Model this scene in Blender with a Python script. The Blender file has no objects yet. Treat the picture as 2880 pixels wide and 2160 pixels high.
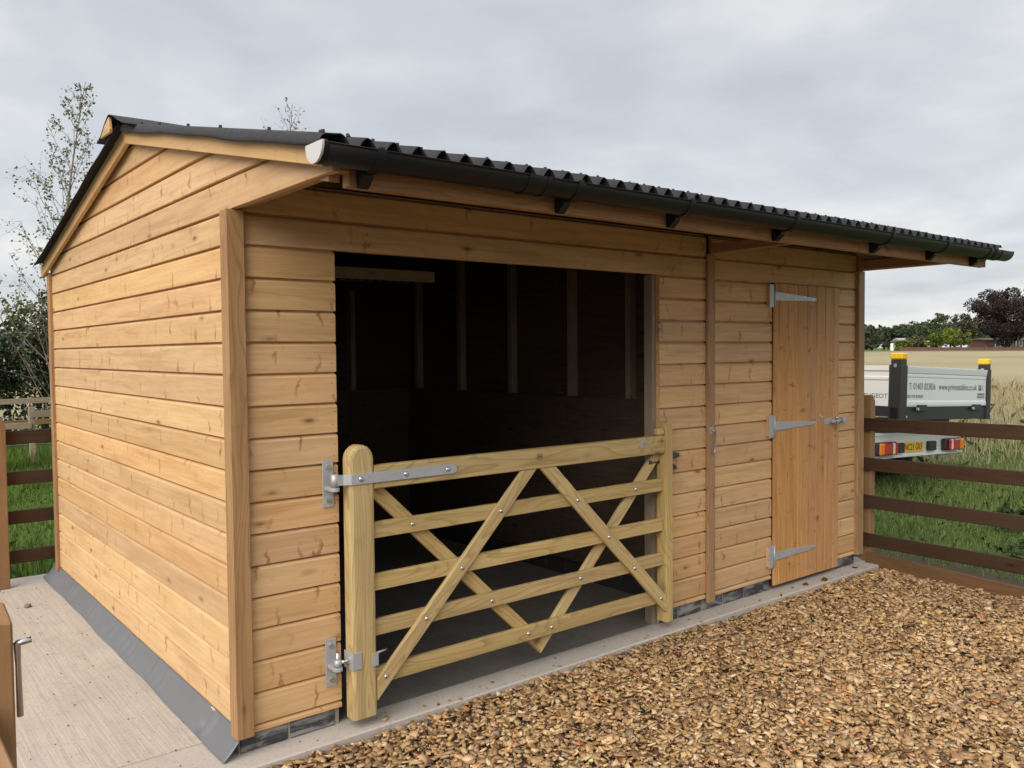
import bpy, bmesh, math, random
import numpy as np
from mathutils import Matrix, Vector
random.seed(7); RNG = np.random.default_rng(11)
SC = bpy.context.scene
COL = SC.collection
R = math.radians

# ------------------------------------------------------------------ camera
cam = bpy.data.cameras.new('camera'); camo = bpy.data.objects.new('camera', cam); COL.objects.link(camo)
CAM = Vector((-1.241, -3.3156, 1.6078)); YAW, PITCH, ROLL = .6768, -.0388, -.0091
_f = Vector((math.sin(YAW)*math.cos(PITCH), math.cos(YAW)*math.cos(PITCH), math.sin(PITCH)))
_r = Vector((math.cos(YAW), -math.sin(YAW), 0)); _u = _r.cross(_f)
_r2 = _r*math.cos(ROLL)+_u*math.sin(ROLL); _u2 = _u*math.cos(ROLL)-_r*math.sin(ROLL)
camo.matrix_world = Matrix(((_r2.x,_u2.x,-_f.x,CAM.x),(_r2.y,_u2.y,-_f.y,CAM.y),(_r2.z,_u2.z,-_f.z,CAM.z),(0,0,0,1)))
cam.sensor_width = 36; cam.lens = 36*2385.289/2880; cam.clip_start = .05; cam.clip_end = 4000
SC.camera = camo

# ------------------------------------------------------------------ sky, sun, exposure
SUN_AZ, SUN_EL = R(-67), R(37)        # azimuth measured from -Y towards -X: the bright part of the cloud is to the left
sd = Vector((math.sin(SUN_AZ)*math.cos(SUN_EL), -math.cos(SUN_AZ)*math.cos(SUN_EL), math.sin(SUN_EL)))
W = bpy.data.worlds.new('World'); SC.world = W; W.use_nodes = True
nt = W.node_tree; nt.nodes.clear()
def N(t, kind, **kw):
    n = t.nodes.new(kind)
    for k, v in kw.items():
        if k.startswith('i_'): n.inputs[int(k[2:])].default_value = v
        else: setattr(n, k, v)
    return n
def L(t, a, b): t.links.new(a, b)
def MATH(t, op, a, b=None, clamp=False):
    n = t.nodes.new('ShaderNodeMath'); n.operation = op; n.use_clamp = clamp
    for i, x in enumerate((a, b)):
        if x is None: continue
        if isinstance(x, (int, float)): n.inputs[i].default_value = x
        else: t.links.new(x, n.inputs[i])
    return n.outputs[0]
def RAMP(t, fac, stops, interp='LINEAR'):
    n = t.nodes.new('ShaderNodeValToRGB'); n.color_ramp.interpolation = interp
    el = n.color_ramp.elements
    while len(el) < len(stops): el.new(.5)
    for e, (p, c) in zip(el, stops):
        e.position = p; e.color = (c if hasattr(c, '__len__') else (c, c, c))[:3] + (1,) if hasattr(c, '__len__') else (c, c, c, 1)
    t.links.new(fac, n.inputs[0]); return n.outputs[0]
def MIX(t, fac, a, b, mode='MIX'):
    n = t.nodes.new('ShaderNodeMix'); n.data_type = 'RGBA'; n.blend_type = mode; n.clamp_factor = True
    for s, x in ((n.inputs[0], fac), (n.inputs[6], a), (n.inputs[7], b)):
        if isinstance(x, (int, float)): s.default_value = x
        elif isinstance(x, tuple): s.default_value = x + (1,) if len(x) == 3 else x
        else: t.links.new(x, s)
    return n.outputs[2]
def build_sky():
    t = nt
    tc = N(t, 'ShaderNodeTexCoord'); sep = N(t, 'ShaderNodeSeparateXYZ'); L(t, tc.outputs['Generated'], sep.inputs[0])
    zz = MATH(t, 'ADD', MATH(t, 'MAXIMUM', sep.outputs[2], 0.0), .16)
    comb = N(t, 'ShaderNodeCombineXYZ'); L(t, MATH(t, 'DIVIDE', sep.outputs[0], zz), comb.inputs[0]); L(t, MATH(t, 'DIVIDE', sep.outputs[1], zz), comb.inputs[1])
    n1 = N(t, 'ShaderNodeTexNoise'); n1.inputs['Scale'].default_value = .75; n1.inputs['Detail'].default_value = 7; n1.inputs['Roughness'].default_value = .52; n1.inputs['Distortion'].default_value = .5
    n2 = N(t, 'ShaderNodeTexNoise'); n2.inputs['Scale'].default_value = 2.6; n2.inputs['Detail'].default_value = 4; n2.inputs['Roughness'].default_value = .5; n2.inputs['Distortion'].default_value = .3
    L(t, comb.outputs[0], n1.inputs['Vector'])
    mp = N(t, 'ShaderNodeMapping'); mp.inputs['Location'].default_value = (3.1, 7.7, 0); L(t, comb.outputs[0], mp.inputs['Vector']); L(t, mp.outputs[0], n2.inputs['Vector'])
    mixn = MATH(t, 'ADD', MATH(t, 'MULTIPLY', n1.outputs[0], .7), MATH(t, 'MULTIPLY', n2.outputs[0], .3))
    cloud = RAMP(t, mixn, [(.36, (.645, .695, .785)), (.5, (.755, .79, .85)), (.62, (.90, .905, .91))])
    low = RAMP(t, sep.outputs[2], [(0.0, (1.36, 1.33, 1.24)), (.12, (1.25, 1.24, 1.20)), (.40, (1.08, 1.08, 1.08)), (1.0, (1.8, 1.8, 1.8))])
    cl = MIX(t, 1.0, cloud, low, 'MULTIPLY')
    sky = N(t, 'ShaderNodeTexSky'); sky.sky_type = 'NISHITA'; sky.sun_disc = False
    sky.sun_elevation = SUN_EL; sky.sun_rotation = math.atan2(sd.x, sd.y); sky.air_density = 1.2; sky.dust_density = 3.0
    skb = MIX(t, 1.0, sky.outputs[0], (.06, .06, .06), 'MULTIPLY')
    gap = RAMP(t, mixn, [(.30, .25), (.55, .10)])
    col = MIX(t, gap, cl, skb)
    bg = N(t, 'ShaderNodeBackground'); L(t, col, bg.inputs[0]); bg.inputs[1].default_value = .372
    out = N(t, 'ShaderNodeOutputWorld'); L(t, bg.outputs[0], out.inputs[0])
build_sky()
sl = bpy.data.lights.new('sun', 'SUN'); sl.energy = 1.5; sl.angle = R(55); sl.color = (1.0, .93, .82)
so = bpy.data.objects.new('sun', sl); COL.objects.link(so); so.rotation_euler = (-sd).to_track_quat('-Z', 'Y').to_euler()
vs = SC.view_settings; SC.display_settings.display_device = 'sRGB'
vs.view_transform = 'Standard'; vs.look = 'None'; vs.exposure = 1.22; vs.gamma = 1.0; vs.use_curve_mapping = False
SC.render.engine = 'CYCLES'
SC.cycles.max_bounces = 6; SC.cycles.diffuse_bounces = 3; SC.cycles.glossy_bounces = 3; SC.cycles.transmission_bounces = 4; SC.cycles.transparent_max_bounces = 6
SC.cycles.sample_clamp_indirect = 6; SC.cycles.use_denoising = True
SC.cycles.use_adaptive_sampling = True; SC.cycles.adaptive_threshold = .015

# ------------------------------------------------------------------ materials
def mat(name):
    m = bpy.data.materials.new(name); m.use_nodes = True; t = m.node_tree; t.nodes.clear()
    b = t.nodes.new('ShaderNodeBsdfPrincipled'); o = t.nodes.new('ShaderNodeOutputMaterial'); t.links.new(b.outputs[0], o.inputs[0])
    return m, t, b
def OBJCO(t, rnd=True):
    tc = N(t, 'ShaderNodeTexCoord')
    if not rnd: return tc.outputs['Object'], None
    oi = N(t, 'ShaderNodeObjectInfo'); v = N(t, 'ShaderNodeVectorMath', operation='ADD')
    c = N(t, 'ShaderNodeCombineXYZ'); L(t, MATH(t, 'MULTIPLY', oi.outputs['Random'], 41.0), c.inputs[0]); L(t, MATH(t, 'MULTIPLY', oi.outputs['Random'], 17.3), c.inputs[1]); L(t, MATH(t, 'MULTIPLY', oi.outputs['Random'], 29.7), c.inputs[2])
    L(t, tc.outputs['Object'], v.inputs[0]); L(t, c.outputs[0], v.inputs[1])
    return v.outputs[0], oi.outputs['Random']
def MAP(t, vec, scale, loc=(0,0,0)):
    m = N(t, 'ShaderNodeMapping'); m.inputs['Scale'].default_value = scale; m.inputs['Location'].default_value = loc; L(t, vec, m.inputs['Vector']); return m.outputs[0]
def NOISE(t, vec, scale=1, detail=3, rough=.5, dist=0):
    n = N(t, 'ShaderNodeTexNoise'); n.inputs['Scale'].default_value = scale; n.inputs['Detail'].default_value = detail; n.inputs['Roughness'].default_value = rough; n.inputs['Distortion'].default_value = dist
    L(t, vec, n.inputs['Vector']); return n.outputs[0]
def wood(name, base, dark, knot, rough=.62, ring=0.0, streak=1.0, blotch=.35, var=.3, grain=.22, hue=None, spec=.35, knots=1.0):
    """timber with the grain along local X; every object takes its own cut of the pattern"""
    m, t, b = mat(name)
    v, rnd = OBJCO(t)
    fine = NOISE(t, MAP(t, v, (2.2, 55, 55)), 1, 5, .6, .15)
    col = MIX(t, MATH(t, 'MULTIPLY', RAMP(t, fine, [(.38, 1.0), (.62, 0.0)]), grain), base, dark)
    if ring > 0:
        wob = NOISE(t, MAP(t, v, (.95, 5.5, 5.5)), 1, 2, .45, .3)
        sepv = N(t, 'ShaderNodeSeparateXYZ'); L(t, v, sepv.inputs[0])
        s = MATH(t, 'ADD', MATH(t, 'MULTIPLY', MATH(t, 'ADD', sepv.outputs[2], MATH(t, 'MULTIPLY', sepv.outputs[1], .7)), 60.0), MATH(t, 'MULTIPLY', wob, 30.0))
        w = MATH(t, 'FRACT', MATH(t, 'MULTIPLY', s, .55))
        col = MIX(t, MATH(t, 'MULTIPLY', RAMP(t, w, [(.0, 0.0), (.62, .12), (.92, 1.0), (1.0, 0.0)]), ring), col, dark)
    # broad blotches of stain, longer along the board
    bl = NOISE(t, MAP(t, v, (1.6, 7, 11)), 1, 4, .55, .6)
    col = MIX(t, MATH(t, 'MULTIPLY', RAMP(t, bl, [(.48, 0.0), (.66, 1.0)]), blotch), col, dark)
    bl2 = NOISE(t, MAP(t, v, (1.3, 9, 24), (7, 3, 1)), 1, 3, .6, .5)
    col = MIX(t, MATH(t, 'MULTIPLY', RAMP(t, bl2, [(.57, 0.0), (.63, 1.0)]), blotch*.75), col, tuple(x*.8 for x in dark))
    # branch whorls: soft transverse streaks
    if streak > 0:
        vo = N(t, 'ShaderNodeTexVoronoi'); vo.feature = 'F1'; vo.inputs['Scale'].default_value = 1; vo.inputs['Randomness'].default_value = 1
        wv = N(t, 'ShaderNodeVectorMath', operation='ADD'); L(t, MAP(t, v, (5.0, .1, 5.2)), wv.inputs[0])
        nz = N(t, 'ShaderNodeTexNoise'); nz.inputs['Scale'].default_value = 16; nz.inputs['Detail'].default_value = 3; L(t, v, nz.inputs['Vector'])
        sc_ = N(t, 'ShaderNodeVectorMath', operation='SCALE'); sc_.inputs['Scale'].default_value = .55; L(t, nz.outputs[1], sc_.inputs[0]); L(t, sc_.outputs[0], wv.inputs[1])
        sx = N(t, 'ShaderNodeVectorMath', operation='MULTIPLY'); sx.inputs[1].default_value = (1, 1, 1); L(t, wv.outputs[0], sx.inputs[0]); L(t, sx.outputs[0], vo.inputs['Vector'])
        # narrow in x: use the position inside the cell
        d = N(t, 'ShaderNodeVectorMath', operation='SUBTRACT'); L(t, sx.outputs[0], d.inputs[0]); L(t, vo.outputs['Position'], d.inputs[1])
        d2 = N(t, 'ShaderNodeVectorMath', operation='MULTIPLY'); d2.inputs[1].default_value = (5.2, .1, 1.0); L(t, d.outputs[0], d2.inputs[0])
        ln = N(t, 'ShaderNodeVectorMath', operation='LENGTH'); L(t, d2.outputs[0], ln.inputs[0])
        thick = MATH(t, 'MULTIPLY', RAMP(t, ln.outputs['Value'], [(.04, 1.0), (.34, 0.0)], 'EASE'), RAMP(t, N_sep(t, vo.outputs['Color']), [(.15, 0.0), (.7, 1.0)]))
        col = MIX(t, MATH(t, 'MULTIPLY', thick, .80*streak), col, knot)
    if knots > 0:
        v2 = N(t, 'ShaderNodeTexVoronoi'); v2.feature = 'F1'; v2.inputs['Scale'].default_value = 1
        L(t, MAP(t, v, (4.0, 3, 11), (5.3, 0, 2.2)), v2.inputs['Vector'])
        kk = MATH(t, 'MULTIPLY', RAMP(t, v2.outputs['Distance'], [(.05, 1.0), (.11, .35), (.22, 0.0)]), RAMP(t, N_sep(t, v2.outputs['Color']), [(.40, 0.0), (.7, 1.0)]))
        col = MIX(t, MATH(t, 'MULTIPLY', kk, .85*knots), col, tuple(x*.5 for x in knot))
    hv = N(t, 'ShaderNodeHueSaturation'); L(t, col, hv.inputs['Color'])
    L(t, MATH(t, 'ADD', MATH(t, 'MULTIPLY', rnd, var), 1.0-var*.55), hv.inputs['Value'])
    r2 = MATH(t, 'FRACT', MATH(t, 'MULTIPLY', rnd, 7.13)); L(t, MATH(t, 'ADD', MATH(t, 'MULTIPLY', r2, .006), .497), hv.inputs['Hue'])
    L(t, MATH(t, 'ADD', MATH(t, 'MULTIPLY', MATH(t, 'FRACT', MATH(t, 'MULTIPLY', rnd, 13.7)), .10), .94), hv.inputs['Saturation'])
    L(t, hv.outputs[0], b.inputs['Base Color']); b.inputs['Roughness'].default_value = rough; b.inputs['Specular IOR Level'].default_value = spec
    bp = N(t, 'ShaderNodeBump'); bp.inputs['Strength'].default_value = .25; bp.inputs['Distance'].default_value = .002; L(t, fine, bp.inputs['Height']); L(t, bp.outputs[0], b.inputs['Normal'])
    return m
def N_sep(t, colsock):
    s = N(t, 'ShaderNodeSeparateColor'); L(t, colsock, s.inputs[0]); return s.outputs[0]
def plain(name, c, rough=.5, metal=0, spec=.5, noise=0, nscale=8, c2=None, bump=0, coat=0, rnd=False):
    m, t, b = mat(name)
    b.inputs['Roughness'].default_value = rough; b.inputs['Metallic'].default_value = metal; b.inputs['Specular IOR Level'].default_value = spec
    if coat: b.inputs['Coat Weight'].default_value = coat
    if noise or bump:
        v, r = OBJCO(t, rnd); n = NOISE(t, v, nscale, 5, .6)
        if noise: L(t, MIX(t, MATH(t, 'MULTIPLY', RAMP(t, n, [(.35, 0.0), (.7, 1.0)]), noise), c, c2 or tuple(x*.5 for x in c)), b.inputs['Base Color'])
        else: b.inputs['Base Color'].default_value = c + (1,)
        if bump:
            bp = N(t, 'ShaderNodeBump'); bp.inputs['Strength'].default_value = bump; bp.inputs['Distance'].default_value = .004; L(t, n, bp.inputs['Height']); L(t, bp.outputs[0], b.inputs['Normal'])
    else: b.inputs['Base Color'].default_value = c + (1,)
    return m
def attr_mat(name, rough=.7, spec=.2, trans=0.0, grain=0):
    m, t, b = mat(name)
    a = N(t, 'ShaderNodeAttribute'); a.attribute_name = 'col'; src = a.outputs['Color']
    if grain:
        tc = N(t, 'ShaderNodeTexCoord'); n = NOISE(t, tc.outputs['Object'], 260, 2, .6); src = MIX(t, MATH(t, 'MULTIPLY', n, grain), src, (.05, .03, .015))
    L(t, src, b.inputs['Base Color']); b.inputs['Roughness'].default_value = rough; b.inputs['Specular IOR Level'].default_value = spec
    if trans:
        tr = N(t, 'ShaderNodeBsdfTranslucent'); L(t, src, tr.inputs[0]); mx = N(t, 'ShaderNodeMixShader'); mx.inputs[0].default_value = trans
        o = [n for n in t.nodes if n.type == 'OUTPUT_MATERIAL'][0]; L(t, b.outputs[0], mx.inputs[1]); L(t, tr.outputs[0], mx.inputs[2]); L(t, mx.outputs[0], o.inputs[0])
    return m
PINE = wood('stained_pine', (.655, .425, .215), (.47, .262, .112), (.29, .115, .045), ring=.22, var=.19, blotch=.42, grain=.4)
PINE_DOOR = wood('stained_pine_door', (.57, .315, .125), (.38, .175, .06), (.22, .08, .03), streak=1.0, blotch=.5, var=.14, ring=.3, grain=.4)
TRIM = wood('trim_timber', (.40, .235, .112), (.25, .135, .06), (.16, .075, .034), streak=.25, var=.10, blotch=.4, ring=.8, grain=.35)
GATEW = wood('pressure_treated_timber', (.56, .415, .185), (.33, .215, .085), (.17, .09, .038), streak=.15, ring=.75, var=.16, blotch=.3, knots=1.0, grain=.4)
RAILW = wood('brown_rail', (.062, .034, .020), (.032, .017, .010), (.022, .011, .007), streak=.4, var=.25, ring=.2, rough=.75, spec=.2)
POSTW = wood('fence_post_timber', (.285, .165, .076), (.18, .096, .04), (.10, .046, .021), streak=.2, var=.15, ring=.2, rough=.75)
KICKW = wood('kick_board_timber', (.15, .085, .042), (.09, .048, .024), (.05, .026, .013), streak=.3, var=.1, ring=.3, rough=.8, spec=.2)
POSTN = wood('warm_post_timber', (.36, .20, .085), (.24, .125, .05), (.13, .06, .025), streak=.2, var=.1, ring=.4, rough=.75, grain=.4)
GREYW = wood('weathered_timber', (.30, .235, .165), (.19, .14, .095), (.11, .075, .05), streak=.2, var=.2, ring=.2, rough=.8)
BACKW = wood('shade_toned_board', (.07, .05, .035), (.04, .028, .02), (.025, .016, .011), streak=.5, var=.2, rough=.8, spec=.15)  # dark copy of the cladding: inside shade put into the board colour
PLY = wood('shade_toned_plywood', (.095, .068, .05), (.05, .035, .025), (.03, .02, .014), streak=.2, ring=.5, var=.15, rough=.8, spec=.15)  # brown ply, toned down so its colour carries the bay's shade
STUD = wood('inside_stud', (.30, .24, .165), (.20, .15, .10), (.045, .03, .018), streak=.2, var=.2, rough=.8, spec=.15)
BLACKROOF = plain('bitumen_sheet', (.028, .028, .031), .72, spec=.3, noise=.6, nscale=30, c2=(.048, .048, .052), bump=.25)
GUTTER = plain('black_gutter_plastic', (.010, .011, .012), .42, spec=.22)
GALV = plain('galvanised_steel', (.47, .49, .52), .45, metal=.35, noise=.5, nscale=60, c2=(.34, .36, .39))
BOLTM = plain('zinc_bolt', (.62, .62, .62), .3, metal=1.0)
DARKM = plain('dark_steel', (.12, .125, .135), .4, metal=.9)
BRASS = plain('brass_badge', (.45, .38, .18), .35, metal=.8, noise=.4, nscale=200)
MEMB = plain('grey_membrane', (.15, .153, .165), .42, spec=.4, noise=.25, nscale=9, c2=(.12, .122, .13))
MORTAR = plain('mortar', (.36, .33, .29), .9, noise=.5, nscale=25, bump=.6)
NAILM = plain('nail_head', (.10, .05, .03), .6)
def brick_mat():
    m, t, b = mat('engineering_brick'); v, r = OBJCO(t)
    n = NOISE(t, MAP(t, v, (5, 5, 26)), 1, 5, .65, .4)
    c = MIX(t, RAMP(t, n, [(.46, 0.0), (.62, .85)]), (.032, .034, .042), (.27, .265, .255))
    L(t, c, b.inputs['Base Color']); b.inputs['Roughness'].default_value = .6; return m
BRICK = brick_mat()
BRICKD = plain('shade_toned_brick', (.022, .022, .024), .7, noise=.4, nscale=20, c2=(.05, .05, .05))  # darker copy of the brick, indoor shade painted into its colour
def concrete(name, c, c2, brush=0.0):
    m, t, b = mat(name); tc = N(t, 'ShaderNodeTexCoord'); v = tc.outputs['Object']
    n1 = NOISE(t, v, 1.7, 5, .6); n2 = NOISE(t, v, 60, 3, .7); n3 = NOISE(t, v, 5.5, 4, .6, .5)
    col = MIX(t, RAMP(t, n1, [(.35, 0.0), (.68, 1.0)]), c, c2)
    col = MIX(t, MATH(t, 'MULTIPLY', RAMP(t, n3, [(.55, 0.0), (.75, 1.0)]), .35), col, tuple(x*.62 for x in c))
    col = MIX(t, MATH(t, 'MULTIPLY', RAMP(t, n2, [(.55, 0.0), (.70, 1.0)]), .45), col, tuple(x*.45 for x in c))
    h = n2
    if brush:
        st = NOISE(t, MAP(t, v, (80, 1.9, 1)), 1, 4, .7, .5); h = st
        col = MIX(t, MATH(t, 'MULTIPLY', RAMP(t, st, [(.40, 1.0), (.58, 0.0)]), brush), col, tuple(x*.58 for x in c))
        st2 = NOISE(t, MAP(t, v, (120, 5.0, 1), (3, 1, 0)), 1, 3, .7, .4)
        col = MIX(t, MATH(t, 'MULTIPLY', RAMP(t, st2, [(.6, 0.0), (.72, 1.0)]), brush*.8), col, tuple(min(1, x*1.35) for x in c))
    L(t, col, b.inputs['Base Color']); b.inputs['Roughness'].default_value = .88; b.inputs['Specular IOR Level'].default_value = .25
    bp = N(t, 'ShaderNodeBump'); bp.inputs['Strength'].default_value = .5; bp.inputs['Distance'].default_value = .003 if not brush else .006; L(t, h, bp.inputs['Height']); L(t, bp.outputs[0], b.inputs['Normal'])
    return m
CONC = concrete('smooth_concrete', (.42, .375, .33), (.50, .45, .40))
CONCB = concrete('brushed_concrete', (.455, .405, .352), (.51, .455, .398), brush=.34)

# ------------------------------------------------------------------ mesh helpers
def link(name, me, m, parent=None, mw=None, smooth=False):
    if m is not None and not me.materials: me.materials.append(m)
    o = bpy.data.objects.new(name, me); COL.objects.link(o)
    if parent is not None: o.parent = parent
    if mw is not None: o.matrix_basis = mw
    return o
def tag(o, label, cat, group=None):
    o['label'] = label; o['category'] = cat
    if group: o['group'] = group
    return o
def empty(name, label, cat, loc=(0,0,0), rot=(0,0,0), group=None):
    o = bpy.data.objects.new(name, None); COL.objects.link(o); o.location = loc; o.rotation_euler = rot; o.empty_display_size = .1
    return tag(o, label, cat, group)
def struct(o, kind='structure'): o['kind'] = kind; return o
def bm_mesh(name, bm, smooth=False):
    me = bpy.data.meshes.new(name); bm.normal_update(); bm.to_mesh(me); bm.free()
    if smooth:
        for p in me.polygons: p.use_smooth = True
    return me
def pyd(name, v, f, smooth=False):
    me = bpy.data.meshes.new(name); me.from_pydata([tuple(x) for x in v], [], f); me.update()
    if smooth:
        for p in me.polygons: p.use_smooth = True
    return me
def soup(name, verts, faces_n, cols=None, smooth=False):
    """verts (F*n,3) with every face its own n vertices, in bulk"""
    nv = len(verts); nf = nv//faces_n
    me = bpy.data.meshes.new(name); me.vertices.add(nv); me.vertices.foreach_set('co', np.ascontiguousarray(verts, np.float32).ravel())
    me.loops.add(nv); me.loops.foreach_set('vertex_index', np.arange(nv, dtype=np.int32))
    me.polygons.add(nf); me.polygons.foreach_set('loop_start', np.arange(0, nv, faces_n, dtype=np.int32))
    me.update(calc_edges=True)
    if cols is not None:
        a = me.attributes.new('col', 'FLOAT_COLOR', 'POINT'); c4 = np.ones((nv, 4), np.float32); c4[:, :3] = np.repeat(cols, faces_n, 0) if len(cols) == nf else cols
        a.data.foreach_set('color', c4.ravel())
    return me
def indexed(name, verts, quads, cols=None):
    me = bpy.data.meshes.new(name); me.vertices.add(len(verts)); me.vertices.foreach_set('co', np.ascontiguousarray(verts, np.float32).ravel())
    q = np.ascontiguousarray(quads, np.int32); k = q.shape[1]
    me.loops.add(q.size); me.loops.foreach_set('vertex_index', q.ravel())
    me.polygons.add(len(q)); me.polygons.foreach_set('loop_start', np.arange(0, q.size, k, dtype=np.int32))
    me.update(calc_edges=True)
    if cols is not None:
        a = me.attributes.new('col', 'FLOAT_COLOR', 'POINT'); c4 = np.ones((len(verts), 4), np.float32); c4[:, :3] = cols; a.data.foreach_set('color', c4.ravel())
    return me
_cache = {}
def box_mesh(sx, sy, sz, bev=.002):
    k = (round(sx, 4), round(sy, 4), round(sz, 4), bev)
    if k in _cache: return _cache[k]
    bm = bmesh.new(); bmesh.ops.create_cube(bm, size=1)
    bmesh.ops.scale(bm, vec=(sx, sy, sz), verts=bm.verts)
    if bev: bmesh.ops.bevel(bm, geom=list(bm.edges), offset=min(bev, min(sx, sy, sz)*.45), segments=1, affect='EDGES', profile=.5)
    _cache[k] = bm_mesh('box', bm); return _cache[k]
def shared(key, m, fn):
    k = (key, m.name)
    if k not in _cache:
        me = fn(); me.materials.append(m); _cache[k] = me
    return _cache[k]
def mbox(name, x0, x1, y0, y1, z0, z1, m, parent=None, bev=.002, axis=None, rot=None):
    """box by bounds; the mesh's local X runs along its longest side so that the grain follows it"""
    s = (x1-x0, y1-y0, z1-z0); c = Vector(((x0+x1)/2, (y0+y1)/2, (z0+z1)/2))
    a = axis if axis is not None else max(range(3), key=lambda i: s[i])
    if a == 0: M, d = Matrix(), s
    elif a == 1: M, d = Matrix.Rotation(R(90), 4, 'Z'), (s[1], s[0], s[2])
    else: M, d = Matrix.Rotation(R(-90), 4, 'Y'), (s[2], s[1], s[0])
    me = shared(('b',)+tuple(round(q, 4) for q in d)+(bev,), m, lambda: box_mesh(*d, bev).copy())
    mw = Matrix.Translation(c)@(rot or Matrix())@M
    return link(name, me, None, parent, mw)
def beam(name, p0, p1, th, h, m, parent=None, bev=.003, up=Vector((0,0,1)), clips=(), ext=0):
    """timber from p0 to p1 (centre line); h measured along 'up', th across; clips = world planes (co, no) that cut it"""
    p0, p1 = Vector(p0), Vector(p1); X = (p1-p0).normalized(); p0 = p0-X*ext; p1 = p1+X*ext
    Y = up.cross(X).normalized(); Z = X.cross(Y)
    mw = Matrix(((X.x,Y.x,Z.x,0),(X.y,Y.y,Z.y,0),(X.z,Y.z,Z.z,0),(0,0,0,1))); mw.translation = (p0+p1)/2
    ln = (p1-p0).length
    if clips:
        bm = bmesh.new(); bmesh.ops.create_cube(bm, size=1); bmesh.ops.scale(bm, vec=(ln, th, h), verts=bm.verts)
        bmesh.ops.bevel(bm, geom=list(bm.edges), offset=bev, segments=1, affect='EDGES', profile=.5)
        clip(bm, mw, clips); me = bm_mesh(name, bm); me.materials.append(m)
    else: me = shared(('b', round(ln, 4), round(th, 4), round(h, 4), bev), m, lambda: box_mesh(ln, th, h, bev).copy())
    return link(name, me, None, parent, mw)
def clip(bm, mw, clips):
    inv = mw.inverted()
    for co, no in clips:
        c = inv@Vector(co); n = (inv.to_3x3()@Vector(no)).normalized()
        r = bmesh.ops.bisect_plane(bm, geom=list(bm.verts)+list(bm.edges)+list(bm.faces), plane_co=c, plane_no=n, clear_outer=True, dist=1e-6)
        ed = [e for e in r['geom_cut'] if isinstance(e, bmesh.types.BMEdge)]
        if ed: bmesh.ops.holes_fill(bm, edges=ed, sides=0)
def cyl(name, p0, p1, r0, m, parent=None, r1=None, seg=12, smooth=True, caps=True, key=None):
    p0, p1 = Vector(p0), Vector(p1); d = p1-p0; q = d.to_track_quat('Z', 'Y').to_matrix().to_4x4(); q.translation = (p0+p1)/2
    rr = r0 if r1 is None else r1
    def mk():
        bm = bmesh.new(); bmesh.ops.create_cone(bm, cap_ends=caps, segments=seg, radius1=r0, radius2=rr, depth=d.length)
        me = bm_mesh('cyl', bm)
        for p in me.polygons: p.use_smooth = smooth and len(p.vertices) == 4
        return me
    me = shared(('c', round(r0, 4), round(rr, 4), round(d.length, 4), seg, caps), m, mk)
    return link(name, me, None, parent, q)
def prism(name, pts, a0, a1, axis, m, parent=None, bev=0, smooth=False, long_bev=0):
    """polygon pts (2D) extruded along axis from a0 to a1: axis 0 -> pts are (y,z); 1 -> (x,z); 2 -> (x,y)"""
    bm = bmesh.new()
    P = lambda p, a: {0: (a, p[0], p[1]), 1: (p[0], a, p[1]), 2: (p[0], p[1], a)}[axis]
    A = [bm.verts.new(P(p, a0)) for p in pts]; B = [bm.verts.new(P(p, a1)) for p in pts]
    bm.faces.new(A); bm.faces.new(B[::-1]); n = len(pts)
    for i in range(n): bm.faces.new((A[i], B[i], B[(i+1)%n], A[(i+1)%n]))
    bmesh.ops.recalc_face_normals(bm, faces=bm.faces)
    if long_bev: bmesh.ops.bevel(bm, geom=[e for e in bm.edges if abs(e.verts[0].co[axis]-e.verts[1].co[axis]) < 1e-6 and max(e.verts[0].co.z, e.verts[1].co.z) > min(w.co.z for w in bm.verts)+.01], offset=long_bev, segments=2, affect='EDGES', profile=.5)
    elif bev: bmesh.ops.bevel(bm, geom=list(bm.edges), offset=bev, segments=1, affect='EDGES', profile=.5)
    return link(name, bm_mesh(name, bm, smooth), m, parent)
def tube(path, rad, seg=6):
    """verts, quads of a tube along a path; rad scalar or list"""
    P = np.array(path, float); n = len(P); rad = np.broadcast_to(rad, (n,)) if np.ndim(rad) == 0 else np.array(rad)
    T = np.gradient(P, axis=0); T /= np.linalg.norm(T, axis=1)[:, None]+1e-9
    ref = np.array([0, 0, 1.]) if abs(T[:, 2]).mean() < .8 else np.array([1., 0, 0])
    U = np.cross(T, ref); U /= np.linalg.norm(U, axis=1)[:, None]+1e-9; V = np.cross(T, U)
    a = np.arange(seg)*2*np.pi/seg
    vs_ = (P[:, None]+rad[:, None, None]*(np.cos(a)[None, :, None]*U[:, None]+np.sin(a)[None, :, None]*V[:, None])).reshape(-1, 3)
    i = np.arange(n-1)[:, None]*seg; j = np.arange(seg)[None]; k = (np.arange(seg)+1)[None]%seg
    q = np.stack([i+j, i+k, i+seg+k, i+seg+j], -1).reshape(-1, 4)
    return vs_, q
def tubes_mesh(name, lst, seg=6, cols=None):
    V, Q, o = [], [], 0
    for path, rad in lst:
        v, q = tube(path, rad, seg); V.append(v); Q.append(q+o); o += len(v)
    me = indexed(name, np.concatenate(V), np.concatenate(Q))
    for p in me.polygons: p.use_smooth = True
    return me
def tubeobj(name, path, rad, m, parent=None, seg=10):
    return link(name, tubes_mesh(name, [(path, rad)], seg), m, parent)
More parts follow.
